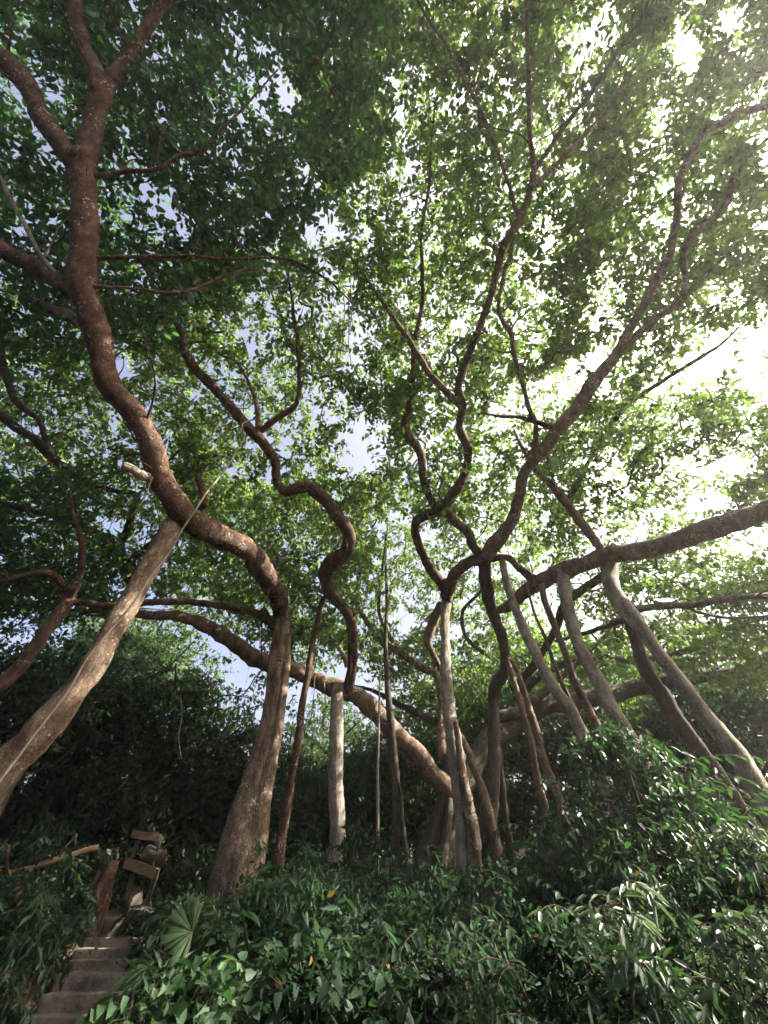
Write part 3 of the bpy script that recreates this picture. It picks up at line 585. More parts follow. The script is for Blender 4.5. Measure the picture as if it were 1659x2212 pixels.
Fb.limb('limb', [(272, 1232, 24, -10.6), (251, 1199, 23), (233, 1166, 22), (204, 1152, 19), (175, 1137, 17), (138, 1119, 18), (95, 1106, 16), (47, 1097, 14), (0, 1083, 12), (-80, 1060, 8, 10)], BARK_DARK, sides=8)
Fb.limb('limb', [(270, 1228, 22, -10.6), (290, 1205, 16), (309, 1190, 14), (335, 1166, 12), (352, 1140, 8, 11)], BARK_DARK, sides=8)
Fb.limb('limb', [(262, 1215, 20, -10.6), (262, 1170, 18), (277, 1144, 16), (287, 1108, 14), (296, 1090, 11), (290, 1066, 10), (255, 1062, 10), (204, 1047, 12), (167, 1032, 14), (138, 1011, 17), (106, 985, 18), (80, 952, 18), (44, 931, 18), (0, 898, 20), (-80, 850, 14, 10)], BARK_DARK, sides=9)
Fb.limb('branch', [(110, 985, 12, 10.4), (87, 912, 11), (66, 894, 14), (40, 869, 16), (22, 836, 14), (9, 796, 14), (4, 752, 9), (0, 700, 7), (-20, 620, 5, 10.4)], BARK_DARK, sides=8)
Fb.limb('branch_stub', [(442, 1095, 18, 9.5), (437, 1065, 15), (428, 1028, 12, 9.5)], BARK_RED, sides=8)
Fb.limb('branch', [(335, 1166, 10, 11), (390, 1130, 12), (440, 1090, 17, 9.6)], BARK_DARK, sides=8)

nA = crown(A, [([(-160, -200), (560, -200), (700, 60), (640, 420), (560, 600), (380, 700), (330, 760), (-160, 780)], 8.0, 12.5, 2.9),
               ([(520, -200), (900, -200), (830, 300), (620, 560), (560, 500)], 8.4, 12, 1.9),
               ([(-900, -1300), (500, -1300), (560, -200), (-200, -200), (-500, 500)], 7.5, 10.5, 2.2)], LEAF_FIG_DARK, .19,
           shade_boxes=[((-14, -10, 1.5), (0, -5, 12), 2800), ((-14, -7, 2.5), (-9.5, 3, 12), 1300)], noise_amt=.75)  # unseen leaf walls behind and left of the camera, added to darken the undergrowth
nM = crown(Mt, [([(330, 560), (860, 520), (880, 950), (800, 1200), (760, 1400), (560, 1360), (420, 1250), (380, 1000)], 10.8, 16, 2.8),
                ([(350, 1050), (1150, 1000), (1180, 1460), (700, 1450), (350, 1320)], 14, 20, 2.3),
                ([(370, 1370), (640, 1400), (640, 1600), (380, 1560)], 12, 15, .9),
                ([(780, 1400), (1700, 1330), (1800, 1560), (1150, 1640), (880, 1640)], 14, 21, 2.6)], LEAF_FIG, .175, noise_amt=.65)
nC = crown(C, [([(640, -200), (1500, -200), (1380, 300), (1250, 700), (1150, 900), (1050, 1150), (850, 1100), (830, 650), (640, 300)], 10.2, 16, 3.0),
               ([(1350, -200), (1900, -200), (1900, 650), (1560, 700), (1300, 900), (1150, 900), (1250, 500)], 10.1, 15, 3.2),
               ([(980, 720), (1340, 690), (1420, 960), (1000, 990)], 11, 15.5, 1.3),
               ([(500, -1300), (2300, -1300), (2100, -200), (560, -200)], 8.5, 12, 2.0)], LEAF_FIG, .195, noise_amt=.55,
           shade_boxes=[((0, -10, 1.5), (11, -5, 12), 2600)])  # unseen leaf wall behind the camera, added to hold back open sky light
nD = crown(D, [([(1120, 900), (1450, 850), (1900, 800), (1900, 1290), (1400, 1290), (1150, 1200)], 10.5, 17, 3.2),
               ([(1200, 1260), (1900, 1230), (1900, 1500), (1250, 1460)], 10.3, 16, 2.6)], LEAF_FIG, .175, noise_amt=.65, shade_boxes=[((9, -4, 4.5), (16, 8, 14), 3000)])  # leaf block at the right, mostly unseen, added to keep sun off the undergrowth
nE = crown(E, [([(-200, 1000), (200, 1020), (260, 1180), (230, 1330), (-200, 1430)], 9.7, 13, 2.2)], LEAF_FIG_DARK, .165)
nF = crown(Fb, [([(-200, 600), (350, 650), (460, 1000), (420, 1280), (-200, 1350)], 11.0, 15.5, 2.6)], LEAF_FIG, .165)
print('clumps', nA, nM, nC, nD, nE, nF)

# ------------------------------------------------------------------ lone stems and vines
def stem_thing(name, label, cat, nodes, mat, sides=7, group=None, ground=True, extra=()):
    pts, rad = trace(nodes)
    root = (pts[-1][0], pts[-1][1], ground_h(pts[-1][0], pts[-1][1])) if ground else tuple(pts[0])
    t = Tree(name, root, label, cat, group)
    t.limb('stem', nodes, mat, .08, ground=ground, sides=sides)
    for e in extra: t.limb('stem', e, mat, .1, ground=ground, sides=sides)
    return t
stem_thing('sapling_trunk', 'pair of grey spotted stems standing left of the buttressed trunk', 'tree trunk', upright([(838, 1130, 3), (833, 1200, 5), (836, 1290, 7), (833, 1385, 9), (836, 1461, 12), (840, 1515, 14), (851, 1625, 17), (856, 1681, 18), (856, 1754, 17), (854, 1827, 17)], 12), BARK_DARK, 8,
           extra=[upright([(858, 1680, 6), (867, 1718, 7), (869, 1765, 9), (874, 1820, 11), (882, 1862, 13)], 11.9)])
stem_thing('aerial_root', 'thin pale pole-straight root hanging to the ground between two trunks', 'root', upright([(821, 1440, 3.5), (819, 1520, 4), (818, 1588, 5), (816, 1663, 6), (816, 1736, 7), (816, 1816, 7), (815, 1835, 7)], 11), VINE)
stem_thing('sapling_trunk', 'thin dark stem in the shade right of the central trunks', 'tree trunk', upright([(1075, 1600, 9), (1087, 1700, 12), (1094, 1772, 14)], 13.5), BARK_DARK)
stem_thing('hanging_vine', 'pale vine running straight along the leaning prop trunk', 'vine', [(552, 905, 3, 10.0), (524, 916, 4, 9.6), (527, 945, 3.5), (509, 978, 4), (484, 1018, 4), (451, 1058, 4.2), (429, 1091, 4.2, 7.0), (418, 1108, 4.2), (393, 1144, 4.2), (364, 1195, 4.5, -5.15), (327, 1243, 4.5), (284, 1308, 4.5, -5.2), (236, 1363, 4.5), (189, 1421, 4.5, -5.3), (153, 1483, 5), (113, 1537, 5), (73, 1588, 5.5, -5.4), (33, 1643, 6), (-30, 1725, 7, -5.4)], VINE)
stem_thing('hanging_vine', 'short pale vine dangling beside the broken stub', 'vine', [(330, 1030, 2.5, 7.1), (322, 1050, 3), (313, 1072, 3), (298, 1098, 2.5), (280, 1120, 2, 7.0)], VINE, ground=False)
for k, (x, y0, y1, Y, lab) in enumerate([(742, 640, 760, 10.2, 'wispy brown root hanging in the gap left of the crooked limb'), (757, 620, 790, 10.4, 'longest wispy root hanging near the middle of the canopy'),
                          (390, 1500, 1640, 11, 'thin root dangling in front of the dark thicket'), (676, 1440, 1600, 11.8, 'thin string root hanging from the diagonal limb beside the pale prop trunk'), (700, 1470, 1640, 11.8, 'hair thin root hanging just left of the pale prop trunk')]):
    dd = Y if Y < 10.6 else -Y
    stem_thing('aerial_root', lab, 'root', [(x, y0, 2.2, dd), (x + 3, (y0 * 2 + y1) / 3, 2.2, dd), (x - 4, (y0 + 2 * y1) / 3, 2, dd), (x + 2, y1, 1.6, dd)], VINE, 5, 'fine hanging roots', ground=False)

# ------------------------------------------------------------------ forest behind
def forest_tree_parts(seed, dense, mat, h, rad, L, bark):
    """one tree standing at the origin"""
    r = np.random.default_rng(seed)
    t = Tree('forest_tree', (0, 0, 0), 'x', 'tree', 'forest trees behind the grove')
    def stick(name, pts, rr, sides=8):
        op, orr = spline(np.array(pts), np.array(rr), .35); tb = TB(); tb.tube(op, orr, sides, .12, seed); tb.build(name, bark, t.root)
        t.sk += list(op); t.skr += list(orr)
    top = h * .8
    stick('trunk', [(0, 0, -.4), (.1, .05, h * .2), (-.15, .1, h * .45), (.1, -.1, top)], [.26, .2, .15, .05], 10)
    for k in range(7):
        a = k * 2.4 + seed; z0 = h * (.15 + .09 * k); rr = rad * (.75 + .3 * r.random())
        e = np.array([math.cos(a) * rr, math.sin(a) * rr, z0 + h * .22])
        stick('limb', [(0, 0, z0), tuple(e * [.4, .4, 0] + [0, 0, z0 + h * .12]), tuple(e)], [.09, .06, .025], 6)
    n = int(dense)
    ph = r.uniform(0, 2 * math.pi, n); z = r.uniform(-1, 1, n); q = r.random(n) ** .45
    s = np.sqrt(1 - z * z)
    c = np.stack([np.cos(ph) * s * q * rad, np.sin(ph) * s * q * rad, h * .56 + z * q * h * .48], 1)
    nz = np.array([mnoise.noise(Vector(p * .7) + Vector((seed, 0, 0))) for p in c]); c = c[r.random(n) < np.clip(.45 + 1.4 * nz, .02, 1)]
    c = c[c[:, 2] > .3]
    V, Fq, tint, td = clump_leaves(c, 11, L, .6, droop=.3, tilt=.7)
    mesh_np('crown', V, [Fq], mat, t.root, tint=tint)
    twig_mesh(t, c, td, .6, TWIG, .004)
    return t.root
protos = [forest_tree_parts(3, 2600, LEAF_FOREST, 11.0, 3.8, .20, BARK_DARK), forest_tree_parts(8, 2800, LEAF_FOREST, 8.5, 3.6, .19, BARK_DARK), forest_tree_parts(14, 3600, LEAF_SHADED, 6.8, 3.2, .18, BARK_DARK)]
FT = [(0, -15.0, 21, 1.0, 'tall forest tree at the far left edge'), (2, -7.4, 15.0, .85, 'dense dark bushy tree behind the wooden bench'), (2, -4.9, 16.0, .66, 'dense dark bushy tree left of the pale straight prop trunk'), (2, -10.6, 14.5, 1.05, 'dense dark bushy tree at the left behind the leaning prop trunk'),
      (1, -11.5, 19, 1.1, 'forest tree rising over the dark bushes at the left'), (1, -2.3, 21, .8, 'small forest tree seen between the pale prop trunk and the paired stems'), (2, 0.6, 20.5, .7, 'low dark tree just behind the buttressed trunk'),
      (1, 3.2, 19, .85, 'forest tree right of the pale Y trunk'), (2, 5.8, 17.5, .9, 'dark bushy tree behind the slanting prop trunks'), (1, 9.2, 18.5, .9, 'forest tree behind the dark mossy prop trunk'), (0, 14.5, 20, .9, 'tall forest tree at the far right edge'),
      (2, -2.7, 15.4, .5, 'low dark bush on the forest floor left of the paired stems'), (2, -0.5, 16.2, .52, 'low dark bush on the forest floor right behind the paired stems'), (2, 2.5, 16.4, .5, 'low dark bush on the forest floor right behind the dark crooked trunk'),
      (2, 12.0, 15.5, .85, 'dark bushy tree at the right behind the palest prop trunk'), (1, -4.0, 29, .7, 'distant tall tree in the left half behind the bushes'), (0, 6.5, 29, .9, 'distant tall tree in the right half behind the grove'), (2, -13.5, 12.0, .95, 'dark bushy tree at the left frame edge'), (1, 17, 27, 1.0, 'distant forest tree at the far right')]
first = {}
for k, (pi, x, y, sc, lab) in enumerate(FT):
    src = protos[pi]
    if pi not in first: o = src; first[pi] = 1; kids = None
    else:
        o = src.copy(); COL.objects.link(o)
        for ch in list(src.children):
            c = ch.copy(); COL.objects.link(c); c.parent = o
    o.location = (x, y, ground_h(x, y) - .1); o.rotation_euler = (0, 0, k * 1.7); o.scale = (sc * 1.05, sc * 1.05, sc)
    o['label'] = lab

# ------------------------------------------------------------------ shrubs and undergrowth
def spray(base, direction, length, n, L, ratio, templ, tb=None, seed=0):
    """an arching shoot with leaves on both sides"""
    d = np.array(direction, float); d /= np.linalg.norm(d); p = [np.array(base, float)]
    for k in range(6):
        d = d + np.array([0, 0, -.16 - .05 * k]) + rng.normal(0, .05, 3); d /= np.linalg.norm(d); p.append(p[-1] + d * length / 6)
    op, orr = spline(np.array(p), np.linspace(.006, .002, 7), length / 24)
    if tb is not None: tb.tube(op, orr, 4, 0, seed)
    i = np.clip((np.linspace(.12, 1, n) * (len(op) - 1)).astype(int), 0, len(op) - 2)
    t = unit(op[i + 1] - op[i]); sd = unit(np.cross(t, [0, 0, 1.0])); sg = np.where(np.arange(n) % 2, 1, -1)[:, None]
    ax = unit(t * .65 + sd * sg * .8 + rng.normal(0, .18, (n, 3)) + np.array([0, 0, -.35]))
    nr = rng.normal(0, .3, (n, 3)); nr[:, 2] += 1
    ln = L * rng.uniform(.75, 1.2, n)
    V, Fq = leaves(op[i], ax, unit(nr), ln, ln * ratio, templ)
    return V, Fq, np.repeat(np.clip(rng.normal(.55, .2, n), 0, .97), 6)

def shrub(name, label, px, py, Y, rad, L, mat, n, templ=T_LEAF, ratio=.45, whorl=False, per=9, droop=.4, cat='shrub', group='shrubs on the bank', tilt=.6, twig=.3):
    top = P3(px, py, -Y)[0]; g = ground_h(top[0], top[1]); h = max(.5, top[2] - g)
    t = Tree(name, (top[0], top[1], g), label, cat, group)
    base = np.array([top[0], top[1], g])
    ns = 5; nsp = 4 if n > 200 else 2; VV, FF, TT, kk = [], [], [], 0
    for k in range(ns):
        a = k * 2 * math.pi / ns + px; e = base + np.array([math.cos(a) * rad * .6, math.sin(a) * rad * .6, h * (.7 + .2 * random.random())])
        m = base + np.array([math.cos(a) * rad * .22, math.sin(a) * rad * .22, h * .4])
        op, orr = spline(np.array([base - [0, 0, .1], m, e]), np.array([.02, .014, .006]) * (.6 + .4 * h), .12)
        tb = TB(); tb.tube(op, orr, 6, .08, px + k)
        for q in range(nsp):
            j = int(len(op) * rng.uniform(.45, .98)); aa = a + rng.normal(0, .9)
            out = [math.cos(aa), math.sin(aa), rng.uniform(.35, 1.3)]
            Vs, Fs, Ts = spray(op[j], out, rad * rng.uniform(.7, 1.25), 16 if not whorl else 12, L * 1.25, ratio * .9, T_LONG if templ is not T_HEART else T_HEART, tb, q)
            VV.append(Vs); FF.append(Fs + kk); TT.append(Ts); kk += len(Vs)
        tb.build('stem', TWIG, t.root)
        t.sk += list(op); t.skr += list(orr)
    ph = rng.uniform(0, 2 * math.pi, n); q = rng.random(n) ** .5; zf = rng.random(n) ** .8
    prof = np.sqrt(np.clip(1 - (zf * 1.02) ** 3, 0.02, 1)) * (.55 + .45 * np.minimum(1, zf * 3))
    c = base + np.stack([np.cos(ph) * q * rad * prof, np.sin(ph) * q * rad * prof, zf * h], 1)
    nz = np.array([mnoise.noise(Vector(p * 1.6)) for p in c]); c = c[rng.random(n) < np.clip(.5 + 2.6 * nz, .02, 1)]
    V, Fq, tint, td = clump_leaves(c, per, L, twig, ratio=ratio, droop=droop, tilt=tilt, templ=templ, whorl=whorl)
    Fq = np.vstack([Fq + kk] + FF); V = np.vstack(VV + [V]); tint = np.concatenate(TT + [tint])
    mesh_np('foliage', V, [Fq], mat, t.root, tint=tint)
    twig_mesh(t, c, td, twig, TWIG, .0022)

shrub('broadleaf_shrub', 'small shrub overhanging the flat rock below the bench', 362, 1955, 10.3, .5, .12, LEAF_SHRUB, 200)
shrub('broadleaf_shrub', 'small dark shrub left of the topmost stone steps', 112, 1985, 9.9, .42, .10, LEAF_SHRUB, 200)
shrub('broadleaf_shrub', 'shrub hiding the foot of the split stump on its left side', 172, 1925, 10.6, .45, .12, LEAF_SHRUB, 160)
W = dict(templ=T_LONG, ratio=.26, whorl=True, droop=.55, per=9)
shrub('broadleaf_shrub', 'tall dark glossy shrub in front of the slanting prop trunks', 1310, 1580, 6.2, 1.25, .10, LEAF_GLOSSY, 1400)
shrub('broadleaf_shrub', 'dark glossy shrub between the tall shrub and the palest prop trunk', 1470, 1710, 6.0, .9, .10, LEAF_GLOSSY, 800)
shrub('broadleaf_shrub', 'sunlit shrub glittering white at the right edge', 1590, 1800, 5.2, .85, .09, LEAF_SUNLIT, 900)
shrub('broadleaf_shrub', 'shrub with sun flecks in the lower right corner', 1600, 1990, 4.0, .75, .085, LEAF_SUNLIT, 700)
shrub('longleaf_shrub', 'shrub with drooping whorls of long leaves at the lower right catching the sun', 1330, 1890, 4.7, .6, .13, LEAF_SUNLIT, 200, **W)
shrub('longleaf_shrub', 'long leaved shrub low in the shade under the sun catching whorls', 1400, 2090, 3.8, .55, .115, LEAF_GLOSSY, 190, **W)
shrub('longleaf_shrub', 'long leaved shrub in shade below the front root of the pale Y trunk', 1010, 1955, 5.2, .45, .13, LEAF_SHRUB, 110, **W)
shrub('broadleaf_shrub', 'dense round leaved shrub right of the front root of the pale Y trunk', 1160, 1890, 7.2, .9, .09, LEAF_SHRUB, 700)
shrub('broadleaf_shrub', 'shrub in deep shade at the bottom right of the middle', 1180, 2010, 4.3, .7, .08, LEAF_SHRUB, 600)
shrub('climbing_shrub', 'heart leaved climber heaped at the foot of the reddish banyan', 560, 1925, 6.6, .7, .09, LEAF_CREEPER, 650, templ=T_HEART, ratio=.75, droop=.6)
shrub('longleaf_shrub', 'long leaved shrub reaching up between the reddish banyan and the pale prop trunk', 640, 1815, 8.5, .5, .17, LEAF_CREEPER, 90, **W)
shrub('longleaf_shrub', 'long leaved sprig standing right of the pale prop trunk base', 775, 1790, 9.0, .4, .17, LEAF_SHRUB, 55, **W)
shrub('longleaf_shrub', 'long leaved seedling beside the fan palm at the lower left', 355, 2055, 4.1, .32, .13, LEAF_CREEPER, 80, **W)
shrub('climbing_shrub', 'heart leaved creeper low in the bottom left of the middle', 420, 2120, 3.9, .6, .07, LEAF_CREEPER, 520, templ=T_HEART, ratio=.75, droop=.5)
shrub('broadleaf_shrub', 'pale green leafy sprig at the bottom middle left catching a little sun', 560, 2050, 4.6, .35, .09, LEAF_CREEPER, 150)
shrub('climbing_shrub', 'heart leaved creeper at the bottom centre', 700, 2020, 4.4, .8, .07, LEAF_SHRUB, 800, templ=T_HEART, ratio=.75, droop=.5)
shrub('broadleaf_shrub', 'shrub of small leaves left of the long leaved shrub in the bottom middle', 860, 1975, 5.0, .75, .08, LEAF_SHRUB, 650)
shrub('broadleaf_shrub', 'dim shrub along the bottom edge just right of the centre', 960, 2080, 3.9, .6, .07, LEAF_SHRUB, 550)
shrub('fern_shrub', 'dark shrub at the left edge beside the stone steps', 45, 1900, 7.2, 1.0, .10, LEAF_SHRUB, 700)
shrub('broadleaf_shrub', 'dark shrub at the bottom left corner in front of the steps', -15, 2080, 5.2, .4, .085, LEAF_SHRUB, 420)
shrub('broadleaf_shrub', 'shrub on the slope above the fallen bamboo pole', 110, 1765, 10.5, 1.0, .14, LEAF_SHRUB, 360)
shrub('broadleaf_shrub', 'dark shrub between the bench and the reddish banyan trunk', 425, 1930, 8.6, .6, .10, LEAF_SHRUB, 420)
shrub('broadleaf_shrub', 'leafy shrub clinging around the paired grey stems', 850, 1895, 9.6, .9, .10, LEAF_SHRUB, 450)
shrub('broadleaf_shrub', 'shrub in shade behind the tall dark glossy shrub at the right', 1200, 1760, 9.2, .9, .14, LEAF_SHRUB, 360)

def undergrowth():
    n = 24000
    y = 3.2 + 13 * rng.random(n) ** 1.35; x = (rng.random(n) * 2 - 1) * (y * .95 + 1.5)
    hh = np.empty(n); ok = np.ones(n, bool)
    for i in range(n):
        H = max(.3, .92 + .85 * mnoise.noise(Vector((x[i] * .75, y[i] * .75, 2))) + .3 * mnoise.noise(Vector((x[i] * 2.2, y[i] * 2.2, 4))))
        if y[i] < 4.4: H *= .5
        cor = abs(x[i] + .505 * y[i]) - .07 * y[i]
        if cor < .75 and y[i] < 11.6: H *= max(.0, min(1, (cor - .2) / .55)); ok[i] = cor > .2
        H *= 1 - .55 * sm(8.8, 11, y[i])
        if y[i] > 10.2 and x[i] < -1.5 - .1 * y[i] and x[i] > -8: H *= .45
        hh[i] = H
    c = np.stack([x, y, np.array([ground_h(a, b) for a, b in zip(x, y)]) + .05 + hh * rng.random(n) ** .8], 1)[ok]
    nz = np.array([mnoise.noise(Vector(p * 1.7)) for p in c]); c = c[rng.random(len(c)) < np.clip(.62 + 3.2 * nz, 0, 1)]
    kind = np.array([mnoise.noise(Vector((p[0] * .9, p[1] * .9, 11))) + .35 * random.uniform(-1, 1) for p in c])
    VV, FF, TT, k = [], [], [], 0
    for sel, args in ((kind < -.12, dict(per=12, L=.056, twig=.24, ratio=.8, droop=.75, tilt=.5, templ=T_HEART)),
                      ((kind >= -.12) & (kind < .16), dict(per=12, L=.075, twig=.27, ratio=.5, droop=.35, tilt=.8)),
                      ((kind >= .16) & (kind < .34), dict(per=9, L=.15, twig=.2, ratio=.25, droop=.6, tilt=.6, templ=T_LONG, whorl=True)),
                      (kind >= .34, dict(per=18, L=.04, twig=.36, ratio=.42, droop=.15, tilt=.5))):
        V, Fq, t, td = clump_leaves(c[sel], **args)
        VV.append(V); FF.append(Fq + k); TT.append(t); k += len(V)
    for _ in range(420):
        q = c[rng.integers(len(c))]
        if abs(q[0] + .505 * q[1]) < 1.15 + .03 * q[1]: continue
        Vs, Fs, Ts = spray(q + [0, 0, .1], [rng.normal(0, .7), rng.normal(-.2, .7), rng.uniform(.6, 1.6)], rng.uniform(.35, .8), 13, rng.choice([.09, .12, .07]), rng.choice([.3, .45, .6]), T_LONG)
        VV.append(Vs); FF.append(Fs + k); TT.append(Ts); k += len(Vs)
    V, Fq, tint = np.vstack(VV), np.vstack(FF), np.concatenate(TT)
    o = mesh_np('undergrowth', V, [Fq], LEAF_SHRUB, tint=tint); o['kind'] = 'stuff'
    o['label'] = 'dark green leafy undergrowth covering the bank under the banyans'; o['category'] = 'undergrowth'
undergrowth()
def thicket():
    n = 7000
    y = 11.5 + 22 * rng.random(n) ** 1.3; x = (rng.random(n) * 2 - 1) * (y * 1.05 + 2)
    ok = (y > 14) | (x < -2.5) | (x > 5); x = x[ok]; y = y[ok]
    c = np.stack([x, y, np.array([ground_h(a, b) + (.3 + (1.7 + 1.2 * mnoise.noise(Vector((a * .35, b * .35, 6)))) * min(1, max(.1, (b - 11.5) / 2.5 + (.5 if a > -2 else 0)))  * random.random() ** .7) for a, b in zip(x, y)])], 1)
    V, Fq, tint, td = clump_leaves(c, 14, .16, .5, ratio=.6, droop=.3, tilt=.75)
    o = mesh_np('thicket', V, [Fq], LEAF_SHADED, tint=tint); o['kind'] = 'stuff'
    o['label'] = 'dark leafy thicket filling the forest floor behind the banyans'; o['category'] = 'thicket'
thicket()

LITTER = leaf_mat('fallen_leaf', [(0, (.07, .04, .02)), (.5, (.16, .09, .045)), (1, (.30, .16, .06))], [(0, (.1, .05, .02)), (1, (.3, .15, .05))], .12, .7, .25)
def leaf_litter():
    n = 5200
    y = rng.uniform(8.2, 16, n); x = np.where(rng.random(n) < .72, rng.uniform(-8.5, -2.2, n), rng.uniform(-3, 6, n))
    c = np.stack([x, y, [ground_h(a, b) + .015 for a, b in zip(x, y)]], 1)
    ax = rng.normal(size=(n, 3)); ax[:, 2] *= .25; ax = unit(ax); nr = rng.normal(size=(n, 3)) * .35; nr[:, 2] += 1
    ln = rng.uniform(.06, .15, n)
    V, Fq = leaves(c, ax, unit(nr), ln, ln * .55)
    o = mesh_np('leaf_litter', V, [Fq], LITTER, tint=np.repeat(rng.random(n), 6)); o['kind'] = 'stuff'
    o['label'] = 'brown fallen leaves scattered around the steps and trunk bases'; o['category'] = 'leaf litter'
leaf_litter()

# fan palm seedling
def fan_palm(label, px, py, Y, size, nb):
    c = P3(px, py, -Y)[0]; g = ground_h(c[0], c[1]); root = thing('fan_palm', (c[0], c[1], g), label, 'palm')
    tb = TB(); op, orr = spline(np.array([[c[0] + .05, c[1] + .05, g - .05], (c + np.array([c[0], c[1], g])) / 2 + [.02, 0, 0], c]), np.array([.012, .01, .008]), .1)
    tb.tube(op, orr, 6, .03, 1); tb.build('stem', TWIG, root)
    vd = unit(np.array([0, 0, EYE]) - c); up = np.array([0, 0, 1.0]); rt = unit(np.cross(up, vd)); u2 = np.cross(vd, rt)
    V, Q, k = [], [], 0
    for j, a in enumerate([140, 153, 166, 179, 192, 205, 228, 243, 262, 86, 99, 112]):
        a = R(a); d = rt * math.cos(a) + u2 * math.sin(a) + vd * (.12 + .1 * math.sin(j * 2.1)); d = unit(d)
        s = unit(np.cross(vd, d)); ln = size * (.92 + .13 * math.sin(j * 1.9))
        for q, wd, lift in ((.03, .006, 0), (.4, .045, .03), (.8, .088, .02), (1.0, .092, -.05)):
            for sg in (-1, 0, 1):
                V.append(c + d * ln * (q - (.07 if sg == 0 and q == 1.0 else 0)) + s * sg * wd * size * 1.3 + vd * (lift * size + (.035 * size if sg == 0 else 0)))
        for r_ in range(3):
            for m in range(2):
                b = k + r_ * 3 + m; Q.append((b, b + 1, b + 4, b + 3))
        k += 12
    mesh_np('fan_leaf', np.array(V), [np.array(Q)], LEAF_SHRUB, root, tint=np.full(len(V), .9))
fan_palm('small fan palm leaf spread out above the creepers at the lower left', 415, 2012, 4.3, .21, 11)

# ------------------------------------------------------------------ steps, bench, bamboo, stump, rocks
def rough_box(bm_list, cx, cy, cz, sx, sy, sz, rot=0.0, tilt=0.0, n=(10, 4, 3), amp=.015, seed=0.0, rnd=.12):
    """a box with rounded, worn edges and an uneven surface"""
    import bmesh
    bm = bmesh.new(); bmesh.ops.create_cube(bm, size=1.0)
    bmesh.ops.bevel(bm, geom=list(bm.edges), offset=rnd * .5, segments=2, affect='EDGES', profile=.6)
    bmesh.ops.subdivide_edges(bm, edges=[e for e in bm.edges if e.calc_length() > .3], cuts=7, use_grid_fill=True)
    ca, sa = math.cos(rot), math.sin(rot)
    for v in bm.verts:
        p = Vector((v.co.x * sx, v.co.y * sy, v.co.z * sz))
        nv = Vector((mnoise.noise(p * 5 + Vector((seed, 0, 0))), mnoise.noise(p * 5 + Vector((seed, 7, 0))), mnoise.noise(p * 5 + Vector((seed, 0, 9)))))
        p += nv * amp * 2 + nv * amp * .8 * mnoise.noise(p * 17)
        p = Vector((p.x, p.y, p.z + p.x * tilt))
        v.co = Vector((cx + p.x * ca - p.y * sa, cy + p.x * sa + p.y * ca, cz + p.z))
    bm_list.append(bm)
def rough_rock(bm_list, cx, cy, cz, sx, sy, sz, seed):
    import bmesh
    r_ = random.Random(int(seed * 31 + 7)); bm = bmesh.new()
    for _ in range(16):
        d = Vector((r_.gauss(0, 1), r_.gauss(0, 1), r_.gauss(0, .8))).normalized() * r_.uniform(.42, .56)
        bm.verts.new((d.x * sx, d.y * sy, d.z * sz))
    h = bmesh.ops.convex_hull(bm, input=list(bm.verts))
    bmesh.ops.delete(bm, geom=list({g for g in h['geom_interior'] + h['geom_unused'] if isinstance(g, bmesh.types.BMVert)}), context='VERTS')
    bmesh.ops.bevel(bm, geom=list(bm.edges), offset=.035, segments=2, affect='EDGES', profile=.5)
    bmesh.ops.triangulate(bm, faces=list(bm.faces))
    bmesh.ops.subdivide_edges(bm, edges=[e for e in bm.edges if e.calc_length() > .12], cuts=2)
    for v in bm.verts:
        n_ = mnoise.noise_vector(v.co * 6 + Vector((seed, 0, 0))); v.co = v.co + n_ * .018 + Vector((cx, cy, cz))
    bmesh.ops.recalc_face_normals(bm, faces=list(bm.faces))
    bm_list.append(bm)
def build_bm(name, bm, mat, parent=None):
    me = bpy.data.meshes.new(name)
    if parent is not None:
        for v in bm.verts: v.co -= parent.location
    bm.to_mesh(me); bm.free(); me.materials.append(mat)
    for p in me.polygons: p.use_smooth = True
    o = bpy.data.objects.new(name, me); COL.objects.link(o)
    if parent is not None: o.parent = parent
    return o
STEPS = [(-30, 110, 2250, 8.98, 'stone slab at the very bottom edge below the lowest full step'), (40, 185, 2196, 9.30, 'lowest stone step cut off by the bottom edge'), (105, 215, 2145, 9.62, 'second stone step from the bottom edge'), (135, 235, 2102, 9.94, 'third stone step from the bottom edge'),
         (160, 252, 2074, 10.26, 'fourth stone step from the bottom edge'), (175, 262, 2049, 10.58, 'stone step just below the topmost one'), (193, 272, 2027, 10.90, 'topmost stone step under the stump')]
for k, (x0, x1, y, Y, lab) in enumerate(STEPS):
    a = P3(x0 - 12, y, -Y)[0]; b = P3(x1 + 45, y, -Y)[0]; z = a[2]
    l = []; rough_box(l, (a[0] + b[0]) / 2, Y + .22, z - .16, b[0] - a[0], .46, .32, .04 * (k % 3 - 1), 0, amp=.014, seed=k * 3.3, rnd=.10)
    tag(build_bm('stone_step', l[0], STONE), lab, 'step', 'stone steps')
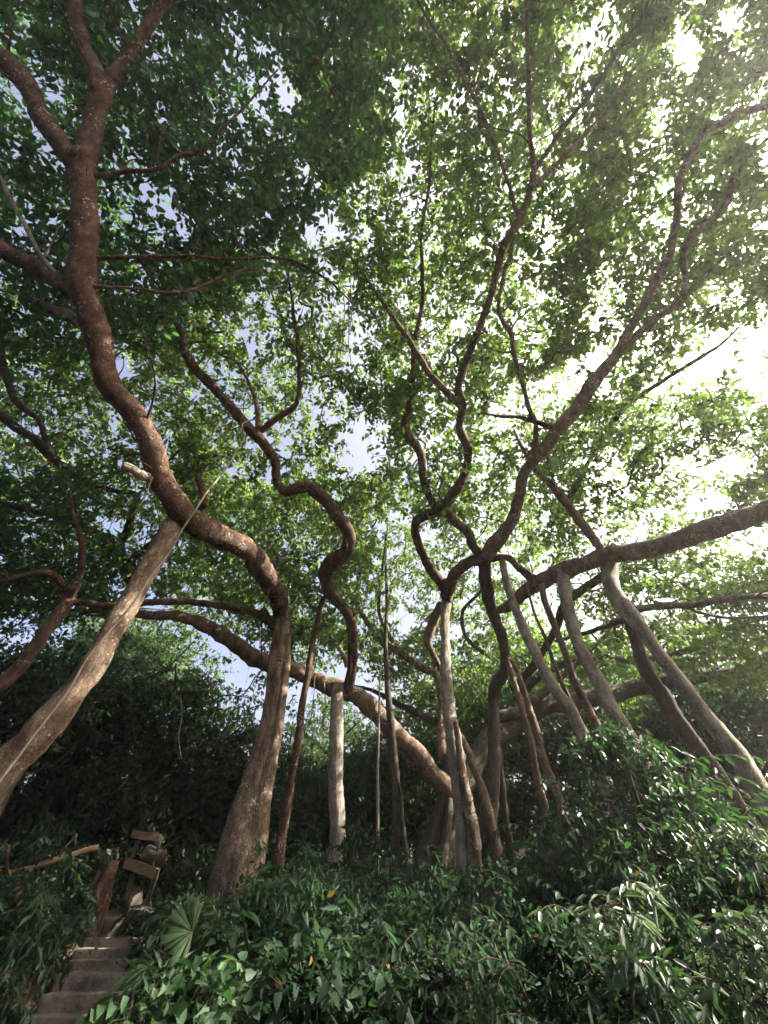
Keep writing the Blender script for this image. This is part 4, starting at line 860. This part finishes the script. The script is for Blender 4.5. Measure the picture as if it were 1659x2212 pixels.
# rustic bench
bp = P3(306, 1905, -11.5)[0]; bg_z = ground_h(bp[0], bp[1])
bench = thing('wooden_bench', (bp[0], bp[1], bg_z), 'rough wooden plank bench with a backrest in dappled shade above the steps', 'bench')
sc_ = P3(306, 1905, -11.5)[1] / F     # metres per survey unit there
def bplank(name, px, py, Y, wx, wy, dz, rot, tilt, seed):
    p = P3(px, py, -Y)[0]; l = []
    rough_box(l, p[0], p[1], p[2], wx, wy, dz, rot, tilt, amp=.005 if dz < .4 else .002, seed=seed, rnd=.06); return build_bm(name, l[0], WOOD if dz < .4 else BARK_DARK, bench)
bplank('backrest', 316, 1806, 11.9, .68, .05, .15, .06, -.10, 1)
bplank('seat', 306, 1876, 11.4, .70, .30, .18, .08, -.24, 2)
for nm, px, py, Y, h in (('leg', 284, 1905, 11.35, .55), ('leg', 328, 1916, 11.35, .55), ('post', 290, 1836, 11.95, .6), ('post', 338, 1842, 11.95, .6)):
    bplank(nm, px, py, Y, .05 if nm == 'post' else .09, .06, h, .1, 0, px)
# fallen bamboo pole
stem_thing('bamboo_pole', 'fallen dry bamboo pole lying across the leaf litter at the left', 'pole', [(20, 1884, 8, -10.2), (73, 1872, 9, -10.3), (156, 1845, 11, -10.5), (212, 1830, 10, -10.6)], BAMBOO, 8, ground=False)
# stump
sp = P3(212, 1930, -11.1)[0]; sg = ground_h(sp[0], sp[1])
stump = thing('tree_stump', (sp[0], sp[1], sg), 'split reddish tree stump standing above the stone steps', 'stump')
for j, (dx, r_, hh) in enumerate(((-.14, .13, .85), (.06, .16, 1.0), (.22, .10, .7))):
    tb = TB(); op, orr = spline(np.array([[sp[0] + dx, sp[1] + .05 * j, sg - .2], [sp[0] + dx * .9, sp[1], sg + hh * .5], [sp[0] + dx * .7, sp[1], sg + hh]]), np.array([r_ * 1.3, r_, r_ * .8]), .09)
    tb.tube(op, orr, 12, .3, j * 4.0); tb.build('split_trunk', BARK_RED, stump)
# rocks
for k, (px, py, Y, a, b, c, lab) in enumerate([(318, 1974, 11.0, .62, .4, .24, 'flat pale rock lit by the sun below the bench'), (232, 2000, 11.3, .55, .4, .42, 'grey boulder above the topmost stone step'), (285, 1945, 11.6, .5, .4, .4, 'dark boulder under the bench'),
                                      (330, 1846, 12.2, .6, .5, .5, 'rounded boulder behind the bench seat')]):
    p = P3(px, py, -Y)[0]; l = []
    rough_rock(l, p[0], p[1], p[2], a * 1.3, b * 1.3, c * 1.35, k * 5.1)
    tag(build_bm('rock', l[0], ROCK), lab, 'rock', 'rocks by the steps')

# ------------------------------------------------------------------ the bright hazy air of the grove
def haze(density):
    V = np.array([[x, y, z] for x in (-340, 340) for y in (-200, 380) for z in (-6, 32)], float)
    Q = np.array([[0, 1, 3, 2], [4, 6, 7, 5], [0, 4, 5, 1], [2, 3, 7, 6], [0, 2, 6, 4], [1, 5, 7, 3]])
    m, n, L, out = new_mat('haze_air')
    v = n.new('ShaderNodeVolumePrincipled'); v.inputs['Density'].default_value = density
    v.inputs['Color'].default_value = (.94, .94, .95, 1); v.inputs['Anisotropy'].default_value = .6
    L.new(v.outputs[0], out.inputs['Volume'])
    o = mesh_np('haze', V, [Q], m); o['kind'] = 'stuff'
    o['label'] = 'pale sunlit haze in the air under the canopy'; o['category'] = 'haze'
haze(0.0019)
